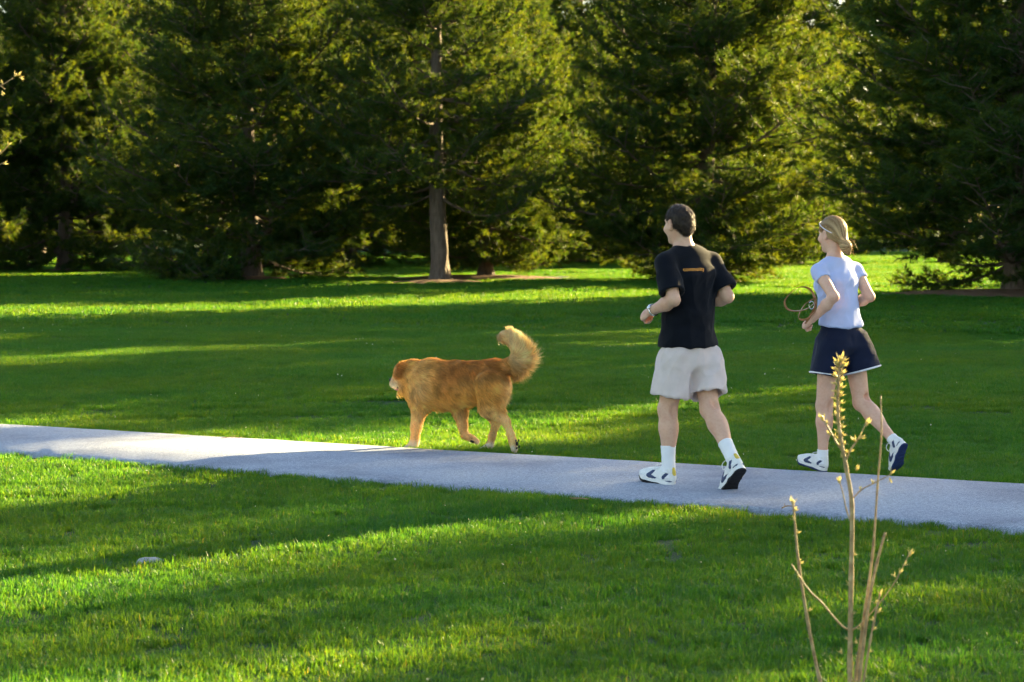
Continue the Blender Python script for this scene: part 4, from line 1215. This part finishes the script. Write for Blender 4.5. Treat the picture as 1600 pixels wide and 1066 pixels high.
leash = obj('dog_leash', py_mesh('dog_leash', [Vector(p) - l0 for p in lv], lf, LEA, False), None, l0)
tag(leash, 'coiled brown leather leash held in the running woman\'s left hand', 'leash')
v, q = tube([Q(1268 + 4 * math.cos(t), 477 + 6 * math.sin(t), -.21) - l0 for t in np.linspace(0, 6.283, 14)], .003, 6)
obj('clip', py_mesh('clip', v, q, METAL), leash)
# ------------------------------------------------------------------ the dog
D = 16.15
def dogP(px, py, off=0.0):
    """body axis runs along the path (left and away); off = metres towards the dog's right (far) side"""
    ax = -(px - 720) / 217.0 * .50
    return P(px + off * 217 * .42, py, D + ax + off * .9)
ORG = G(705, 704); ORG.z = .02
dog = empty('golden_retriever', ORG, 'golden retriever trotting along the far edge of the path, feathered tail raised', 'dog')
ahead = Vector((-.89, .45, 0)); rgt = Vector((.45, .89, 0)); upv = Vector((0, 0, 1))
f = Field(A_(ORG) + (-.58, -.55, -.06), A_(ORG) + (.75, .62, .98), .0075)
tor = [(668, 600, .150, .178), (690, 602, .155, .178), (720, 600, .145, .166), (750, 595, .128, .142), (776, 591, .126, .140)]
for (a, b_) in zip(tor[:-1], tor[1:]):
    f.econe(dogP(a[0], a[1]), dogP(b_[0], b_[1]), (a[2] * .92, a[3]), (b_[2] * .92, b_[3]), rgt, .005)
f.cone(dogP(664, 596), dogP(645, 586), .150, .112, .06)              # neck and ruff
f.cone(dogP(648, 603), dogP(655, 622), .10, .09, .06)
f.cone(dogP(643, 588), dogP(633, 581), .098, .082, .03)              # skull
hd_ = lambda px, py, off=0: dogP(px, py, off)
f.cone(dogP(630, 583), dogP(624, 590), .066, .050, .03)
f.cone(dogP(624, 591), dogP(616, 597), .043, .034, .02)              # muzzle
f.cone(dogP(629, 606), dogP(623, 613), .028, .018, .015)             # open jaw
f.cone(dogP(640, 598), dogP(630, 606), .05, .030, .02)
f.ell(A_(dogP(622, 606)), (.020, .030, .016), (A_(ahead), A_(rgt), A_(upv)), .006, 'sub')
for s_ in (-1, 1):
    f.cone(dogP(636, 567, s_ * .085), dogP(632, 584, s_ * .122), .018, .030, .008); f.cone(dogP(632, 584, s_ * .122), dogP(631, 590, s_ * .118), .030, .016, .008)      # hanging ears
    f.cone(dogP(622, 580, s_ * .03), dogP(626, 577, s_ * .045), .014, .016, .015)       # brows
# near fore leg, planted
O = -.085
def leg(pts, rad, off, k=.03):
    f.chain([dogP(p[0], p[1], off if len(p) < 3 else p[2]) for p in pts], rad, k)
leg([(672, 612), (663, 636), (658, 668), (656, 688), (653, 698)], [.085, .056, .038, .031, .031], O)
leg([(655, 697), (645, 699.5)], [.030, .026], O, .02)
for j in (-1.5, -.5, .5, 1.5): leg([(649, 699, O + j * .017), (640.5, 701, O + j * .020)], [.017, .014], O, .006)
# far fore leg, swung back with the paw folded
O2 = .075
leg([(690, 612), (712, 640), (716, 664), (719, 680)], [.080, .052, .034, .028], O2)
leg([(719, 680), (730, 685), (739, 690)], [.028, .026, .022], O2, .02)
# far hind leg, planted
leg([(762, 604), (757, 636), (768, 662), (762, 682), (758, 697)], [.11, .068, .029, .023, .026], O2)
leg([(758, 698), (749, 701)], [.030, .024], O2, .02)
for j in (-1.5, -.5, .5, 1.5): leg([(752, 700, O2 + j * .016), (745, 702.5, O2 + j * .018)], [.016, .013], O2, .006)
# near hind leg, pushing off behind
leg([(774, 602), (773, 636), (798, 658), (806, 679), (809, 690)], [.115, .078, .029, .023, .025], O)
leg([(809, 690), (811, 702)], [.032, .024], O, .02)
for j in (-1.5, -.5, .5, 1.5): leg([(811, 697, O + j * .016), (812, 704.5, O + j * .018)], [.015, .012], O, .006)
# tail core
tail = spline([dogP(784, 574), dogP(798, 570), dogP(808, 560), dogP(809, 547), dogP(802, 534), dogP(793, 525), dogP(785, 525)], 4)
f.chain(tail, list(np.linspace(.050, .030, len(tail))), .02)
V, F = f.mesh(); V, F = biggest(V, F); V = relax(V, F, 12); N_ = normals(V, F)
TA = np.array([tuple(p) for p in tail])
def taildist(p):
    d = np.linalg.norm(p[:, None, :] - TA[None, 4:, :], axis=2)
    return d.min(1), d.argmin(1) + 4
# coat colours: gold, darker saddle, cream feathering
K = lambda *p: A_(dogP(*p))
def near(p, c, r): return np.exp(-(((p - c) / r) ** 2).sum(1))
def coat(p):
    base = np.array([.86, .46, .105]); dark = np.array([.52, .21, .04]); cream = np.array([.92, .66, .32]); white = np.array([.80, .74, .64])
    d = np.clip(1.1 * near(p, K(765, 575), np.array([.20, .25, .10])) + .95 * near(p, K(694, 588), np.array([.13, .3, .12])) + .6 * near(p, K(725, 575), np.array([.2, .3, .07])) + 1.2 * near(p, K(633, 578, -.12), np.array([.045, .06, .06])) + 1.2 * near(p, K(633, 578, .12), np.array([.045, .06, .06])), 0, 1)
    hgt_ = p[:, 2] - .02
    c = np.clip((.36 - hgt_) / .14, 0, 1) * .6
    c = np.maximum(c, near(p, K(792, 612), np.array([.06, .2, .12])) * .9)
    c = np.maximum(c, near(p, K(654, 604), np.array([.07, .3, .15])) * .6)
    td, ti = taildist(p); tailm = np.clip((.11 - td) / .05, 0, 1) * np.clip((ti - 4) / 4.0, 0, 1)
    c = np.maximum(c, tailm * .8)
    wv = np.clip((.05 - hgt_) / .03, 0, 1) * .8
    wv = np.maximum(wv, near(p, K(614, 598), np.array([.045, .2, .045])) * .85)
    nz = vnoise(p * np.array([30, 30, 12]), 4)[:, None] * .18 + 1
    col = base * (1 - d[:, None]) + dark * d[:, None]
    col = col * (1 - c[:, None]) + cream * c[:, None]
    col = col * (1 - wv[:, None]) + white * wv[:, None]
    return np.clip(col * nz, 0, 1)
DOGM, t, b = new_mat('golden_coat')
c = attr(t, 'coat', 'Color'); L(t, c, b.inputs['Base Color']); b.inputs['Roughness'].default_value = .5; b.inputs['Specular IOR Level'].default_value = .3
tr = t.nodes.new('ShaderNodeBsdfTranslucent'); L(t, c, tr.inputs['Color'])
mx = t.nodes.new('ShaderNodeMixShader'); mx.inputs['Fac'].default_value = .35
L(t, b.outputs['BSDF'], mx.inputs[1]); L(t, tr.outputs['BSDF'], mx.inputs[2]); L(t, mx.outputs['Shader'], t.nodes['Material Output'].inputs['Surface'])
body = obj('body', mesh_np('body', V - A_(ORG), F, DOGM, True, {'coat': coat(V)}), dog)
def fdir(p, n, r):
    fl_ = np.tile(-A_(ahead) * .75 + np.array([0, 0, -.55]), (len(p), 1))
    hg = p[:, 2] - .02
    legm = np.clip((.30 - hg) / .06, 0, 1)[:, None]
    fl_ = fl_ * (1 - legm) + (np.array([0, 0, -1.]) - A_(ahead) * .25) * legm
    headm = (near(p, K(630, 585), np.array([.08, .3, .09])) * 1.0)[:, None]
    td, ti = taildist(p)
    tm = (np.clip((.075 - td) / .03, 0, 1) * (p[:, 0] > K(796, 570)[0]))[:, None]
    tt_ = TA[np.clip(ti + 1, 0, len(TA) - 1)] - TA[np.clip(ti - 1, 0, len(TA) - 1)]
    tt_ = tt_ / (np.linalg.norm(tt_, axis=1, keepdims=True) + 1e-9)
    outw = np.cross(tt_, A_(rgt)[None]); outw = outw * np.where((outw @ (-A_(ahead))) < 0, -1, 1)[:, None]
    low = np.clip((10 - ti) / 6.0, 0, 1)[:, None]
    tl = tt_ * (1.3 - 1.0 * low) + outw * .42 + np.array([0, 0, -1.]) * (.12 + 1.0 * low)
    fl_ = fl_ * (1 - tm) + tl * tm
    # clumped locks
    q = p * 22
    fl_ = fl_ + .55 * np.stack([vnoise(q, 1), vnoise(q, 2), vnoise(q, 3)], -1) + r.normal(0, .10, p.shape)
    fl_ = fl_ - n * (fl_ * n).sum(1, keepdims=True) * .75
    return fl_ / (np.linalg.norm(fl_, axis=1, keepdims=True) + 1e-9)
def flen(p, n, r):
    hg = p[:, 2] - .02
    ln = np.full(len(p), .062)
    ln = np.where(hg < .30, .015, ln); ln = np.where(hg < .06, .010, ln)
    ln = ln + .035 * near(p, K(650, 606), np.array([.07, .3, .12]))
    ln = ln + .05 * near(p, K(796, 622), np.array([.06, .2, .10]))
    ln = ln + .035 * near(p, K(700, 645), np.array([.25, .3, .06]))
    hm = near(p, K(627, 588), np.array([.075, .3, .085])); ln = ln * (1 - .75 * hm)
    td, ti = taildist(p)
    tm = np.clip((.075 - td) / .03, 0, 1) * (p[:, 0] > K(796, 570)[0])
    tl = np.interp(ti, [4, 8, 12, 18, len(TA)], [.11, .155, .095, .075, .045])
    tl = tl * np.clip(.6 + .4 * ((p - TA[ti]) @ (-A_(ahead)) / .03), .35, 1.2)
    ln = ln * (1 - tm) + tl * tm
    return ln * r.uniform(.55, 1.15, len(p))
pick = lambda c_, n_: 1 + 5.0 * (c_[:, 0] > K(796, 570)[0]) * (c_[:, 2] > .38)
fv, ff, ft = strands(V, F, N_, pick, 80000, fdir, flen, .0016, 21, lambda p, n, r: np.clip(coat(p) * (r.uniform(.68, 1.35, (len(p), 1)) * (1 + .38 * vnoise(p * 24, 7))[:, None]), 0, 1), lift=.38)
fur = obj('fur', mesh_np('fur', fv - A_(ORG), ff, DOGM, False, {'coat': ft}), dog)
fur['kind'] = 'stuff'
def dblob(name, c_, rad, mat, par, axes=None):
    bm = bmesh.new(); bmesh.ops.create_uvsphere(bm, u_segments=14, v_segments=8, radius=1)
    A = axes or (ahead, rgt, upv)
    M = Matrix((A[0] * rad[0], A[1] * rad[1], A[2] * rad[2])).transposed().to_4x4(); M.translation = Vector(c_) - ORG
    bm.transform(M); me = bpy.data.meshes.new(name); bm.to_mesh(me); bm.free(); me.materials.append(mat)
    for p in me.polygons: p.use_smooth = True
    return obj(name, me, par)
BLK = flat_mat('dog_black', (.012, .010, .010), .4, .5); TONG = flat_mat('dog_tongue', (.55, .22, .20), .35, .5); PADM = flat_mat('dog_pad', (.02, .018, .018), .8, .3)
dblob('nose', dogP(611.5, 594), (.017, .022, .016), BLK, dog)
dblob('tongue', dogP(622.5, 609), (.030, .020, .008), TONG, dog)
dblob('mouth', dogP(625.5, 605), (.026, .030, .016), BLK, dog)
for s_ in (-1, 1): dblob('eye', dogP(621, 583, s_ * .047), (.010, .009, .010), BLK, dog)
bx = (P(812, 697, D + .02) - P(809, 697, D - .05)).normalized()
for (px, py, rr) in ((811.5, 693, .016), (814, 688, .009), (809.5, 688.5, .009), (815, 698, .009), (811, 700, .009)):
    c0 = dogP(px, py, O)
    dblob('paw_pad', c0 + Vector((.019, -.018, 0)), (.006, rr * .9, rr), PADM, dog, (Vector((.7, -.7, 0)), Vector((.7, .7, 0)), upv))
dblob('paw_pad', dogP(733, 689, O2 - .02) + Vector((0, -.020, -.004)), (.018, .005, .009), PADM, dog, (Vector((.9, 0, -.42)), Vector((0, 1, 0)), Vector((.42, 0, .9))))
# ------------------------------------------------------------------ budding sapling in the foreground
TWIG, t, b = new_mat('young_bark')
n1 = noise_node(t, 35, 4, 'obj')
L(t, ramp(t, n1, [(.3, (.20, .125, .055)), (.55, (.40, .28, .13)), (.75, (.55, .42, .22))]), b.inputs['Base Color']); b.inputs['Roughness'].default_value = .6
BUDM = leafy('bud_leaves', lambda t: ramp(t, noise_node(t, 60, 2, 'obj'), [(.3, (.46, .40, .13)), (.7, (.66, .58, .30))]), .35, .5, .3, (1.1, 1.05, .7))
def bud_mesh(seed):
    """a swollen bud just opening: a pointed scale cone with two small leaf tips"""
    bm = bmesh.new(); rnd = random.Random(seed)
    prof = [(0, .25), (.2, .8), (.45, 1), (.7, .72), (.9, .3), (1, .02)]
    rings = []
    for (z, r) in prof:
        rings.append([bm.verts.new((math.cos(k * 1.0472) * r * .32, math.sin(k * 1.0472) * r * .32, z)) for k in range(6)])
    for a, b_ in zip(rings[:-1], rings[1:]):
        for k in range(6): bm.faces.new((a[k], a[(k + 1) % 6], b_[(k + 1) % 6], b_[k]))
    for s in range(3):
        an = s * 2.1 + rnd.random(); d = Vector((math.cos(an), math.sin(an), 0)); q = Vector((-d.y, d.x, 0))
        p = [d * .15 + Vector((0, 0, .35)), d * .5 + q * .22 + Vector((0, 0, .75)), d * .75 + Vector((0, 0, 1.25 + .2 * rnd.random())), d * .5 - q * .22 + Vector((0, 0, .75))]
        bm.faces.new([bm.verts.new(x) for x in p])
    me = bpy.data.meshes.new('bud'); bm.to_mesh(me); bm.free(); me.materials.append(BUDM)
    return me
BUDS = [bud_mesh(i) for i in range(4)]
rb_ = random.Random(8)
def place_bud(root, org, p, d, size):
    o = obj('bud', BUDS[rb_.randrange(4)], root)
    q = Vector(d).to_track_quat('Z', 'Y').to_matrix().to_4x4()
    o.matrix_basis = Matrix.Translation(Vector(p) - org) @ q @ Matrix.Rotation(rb_.uniform(0, 6), 4, 'Z') @ Matrix.Diagonal((size * .66, size * .66, size * .8, 1))
def sapling(label, base, Dp, stems, buds):
    root = empty('budding_sapling', base, label, 'sapling')
    for (pts, r0, r1) in stems:
        pl = spline([P(*p[:2], Dp + (p[2] if len(p) > 2 else 0)) for p in pts], 6)
        n = len(pl)
        rad = [.82 * (r0 + (r1 - r0) * i / (n - 1)) * (1.22 if i % 6 == 0 and 0 < i else 1) for i in range(n)]
        v, q = tube([p - base for p in pl], rad, 9)
        obj('stem', py_mesh('stem', v, q, TWIG), root)
    for (px, py, dx, dy, sz) in buds:
        place_bud(root, base, P(px, py, Dp + rb_.uniform(-.004, .004)), Vector((dx, rb_.uniform(-.5, .2), -dy)).normalized(), sz)
    return root
DS = 7.6
base = G(1328, 1100); base = Vector((P(1330, 1110, DS).x, DS, -.02))
def down(px, dx): return [(px, 1118)]
stems = [([(1330, 1120), (1328, 1040), (1330, 900), (1331, 790), (1322, 730), (1313, 680), (1309, 640), (1310, 600), (1313, 562)], .0115, .005),
         ([(1297, 1120), (1280, 1060), (1262, 970), (1248, 880), (1243, 830), (1239, 785)], .0085, .004),
         ([(1325, 984, .01), (1312, 975, 0), (1284, 942, -.02), (1262, 920, -.03), (1237, 882, -.04)], .0045, .003),
         ([(1331, 1120, .03), (1338, 1050, .03), (1352, 950, .04), (1364, 860, .05), (1371, 760, .06), (1377, 680, .07), (1376, 618, .08)], .0080, .0025),
         ([(1336, 1120, .0), (1344, 1050, 0), (1358, 940, .02), (1370, 880, .03), (1383, 832, .04)], .0085, .005),
         ([(1342, 1120, -.02), (1350, 1060, -.02), (1360, 1000, -.03), (1369, 955, -.03), (1375, 928, -.03)], .0062, .003),
         ([(1331, 985, .0), (1345, 975, .02), (1372, 945, .05), (1398, 910, .07), (1420, 867, .09)], .0038, .002),
         ([(1316, 705), (1306, 690), (1296, 672), (1286, 655)], .0045, .003),
         ([(1321, 722), (1330, 702), (1342, 684), (1353, 662)], .0036, .0022),
         ([(1331, 782, 0), (1345, 766, .02), (1366, 755, .03), (1391, 742, .04)], .0034, .002),
         ([(1329, 815), (1322, 795), (1318, 775), (1312, 752)], .0034, .002)]
buds = []
for i in range(26):            # dense spike at the top of the leader
    tt_ = i / 25; py = 565 + 150 * tt_ ** 1.1; px = np.interp(py, [562, 600, 640, 680, 715], [1313, 1310, 1309, 1313, 1319])
    s_ = -1 if i % 2 else 1
    buds.append((px + s_ * 2, py, s_ * .75, -.8, .026 - .010 * tt_))
buds += [(1313, 566, 0, -1, .034), (1310, 574, -.3, -1, .028), (1316, 574, .4, -1, .028)]
buds += [(1239, 790, 0, -1, .030), (1241, 800, .6, -.8, .02), (1243, 815, -.6, -.8, .02), (1244, 834, .7, -.7, .018), (1248, 882, .7, -.7, .02), (1252, 905, -.7, -.7, .018), (1263, 955, .7, -.8, .016), (1268, 1000, -.6, -.7, .015)]
buds += [(1286, 658, -.3, -1, .030), (1290, 664, .6, -.7, .02), (1298, 680, -.7, -.7, .02), (1303, 684, .7, -.7, .018)]
buds += [(1353, 666, .4, -1, .030), (1341, 686, .8, -.6, .026), (1337, 690, -.5, -.8, .022), (1327, 707, .7, -.7, .018)]
buds += [(1391, 742, .6, -1, .024), (1390, 746, .2, 1, .02), (1363, 756, .2, -1, .016), (1344, 766, 0, -1, .014), (1312, 756, -.2, -1, .026), (1337, 735, .5, -.7, .02)]
buds += [(1420, 870, .4, -1, .030), (1412, 884, .7, -.6, .018), (1405, 897, .5, -.9, .022), (1399, 902, -.5, -.8, .018)]
buds += [(1374, 932, .2, -1, .026), (1372, 945, -.6, -.8, .022), (1371, 958, .7, -.7, .022), (1367, 972, -.6, -.7, .02), (1364, 985, .7, -.7, .018), (1356, 1020, .7, -.7, .018), (1346, 985, -.6, -.8, .022), (1340, 1006, -.7, -.7, .02)]
buds += [(1333, 868, .8, -.6, .016), (1328, 915, -.8, -.6, .018), (1333, 960, .7, -.7, .014), (1325, 1000, -.7, -.7, .014), (1316, 1022, -.6, -.8, .02)]
sapling('budding sapling with upright tan stems in front of the running woman', base, DS, stems, buds)

# branch tips reaching in from a young tree just outside the left edge
DL = 9.0
bl = Vector((P(-150, 500, DL).x, DL, -.02))
stL = [([(-155, 1003), (-150, 700), (-140, 400), (-120, 120)], .022, .012), ([(-140, 380), (-90, 320), (-40, 265), (0, 240), (12, 228)], .006, .002), ([(-30, 262), (-10, 262), (4, 255)], .003, .0015),
       ([(-135, 260), (-80, 200), (-20, 145), (5, 132), (20, 122)], .006, .002), ([(-10, 140), (0, 135), (8, 140)], .003, .0015)]
bdL = [(22, 120, .5, -.8, .022), (27, 118, .9, -.3, .024), (30, 121, .8, .2, .020), (5, 132, -.4, -.8, .02), (3, 142, .3, .8, .018), (12, 228, .6, -.8, .02), (2, 240, -.5, -.8, .016), (4, 256, .8, -.2, .022)]
rr_ = sapling('young tree at the left edge, only budding yellow branch tips in view', bl, DL, stL, bdL)

# ------------------------------------------------------------------ half-buried pale stone in the sunlit grass
g0 = G(236, 870)
f = Field(A_(g0) + (-.16, -.16, -.08), A_(g0) + (.16, .16, .10), .008)
f.ell(A_(g0) + (0, 0, .012), (.058, .042, .030), None, .02).ell(A_(g0) + (.03, .015, .015), (.036, .030, .026), None, .02).ell(A_(g0) + (-.035, -.01, .005), (.035, .03, .032), None, .02)
V, F = f.mesh(); V = V + normals(V, F) * (.008 * vnoise(V * 22, 2) + .004 * vnoise(V * 60, 3))[:, None]
STONE = flat_mat('pale_stone', (.40, .39, .38), .9, .2, .25, 25, .01)
st = obj('stone', mesh_np('stone', V - A_(g0), F, STONE, True), None, g0)
st.location.z = float(hgt(g0.x, g0.y)) - .010
tag(st, 'pale grey stone half hidden in the sunlit foreground grass', 'stone')

# a few dry twigs and leaf bits dropped along the edge of the path
DRY = flat_mat('dry_twig', (.30, .20, .11), .8, .2, .3, 40)
for i, (px, py, ln, an, where) in enumerate(((362, 684, .16, .4, 'on the far edge of the path left of the dog'), (905, 779, .12, 2.6, 'on the near edge of the path left of the man'), (1232, 792, .14, .9, 'on the near edge of the path beside the sapling'))):
    g1 = G(px, py, .04)
    d = Vector((math.cos(an), math.sin(an), 0)); q = Vector((-d.y, d.x, 0))
    v, f_ = tube(spline([d * -ln * .5, q * .012 + Vector((0, 0, .004)), d * ln * .3 - q * .01, d * ln * .5], 4), list(np.linspace(.004, .002, 13)), 6)
    v2, f2 = tube(spline([q * .010, d * ln * .15 + q * .035, d * ln * .25 + q * .05 + Vector((0, 0, .01))], 3), .002, 5)
    o = len(v); v = v + v2; f_ = f_ + [tuple(k + o for k in t_) for t_ in f2]
    tag(obj('fallen_twig', py_mesh('fallen_twig', v, f_, DRY), None, g1), 'small dry twig lying ' + where, 'twig', 'twigs fallen on the path')
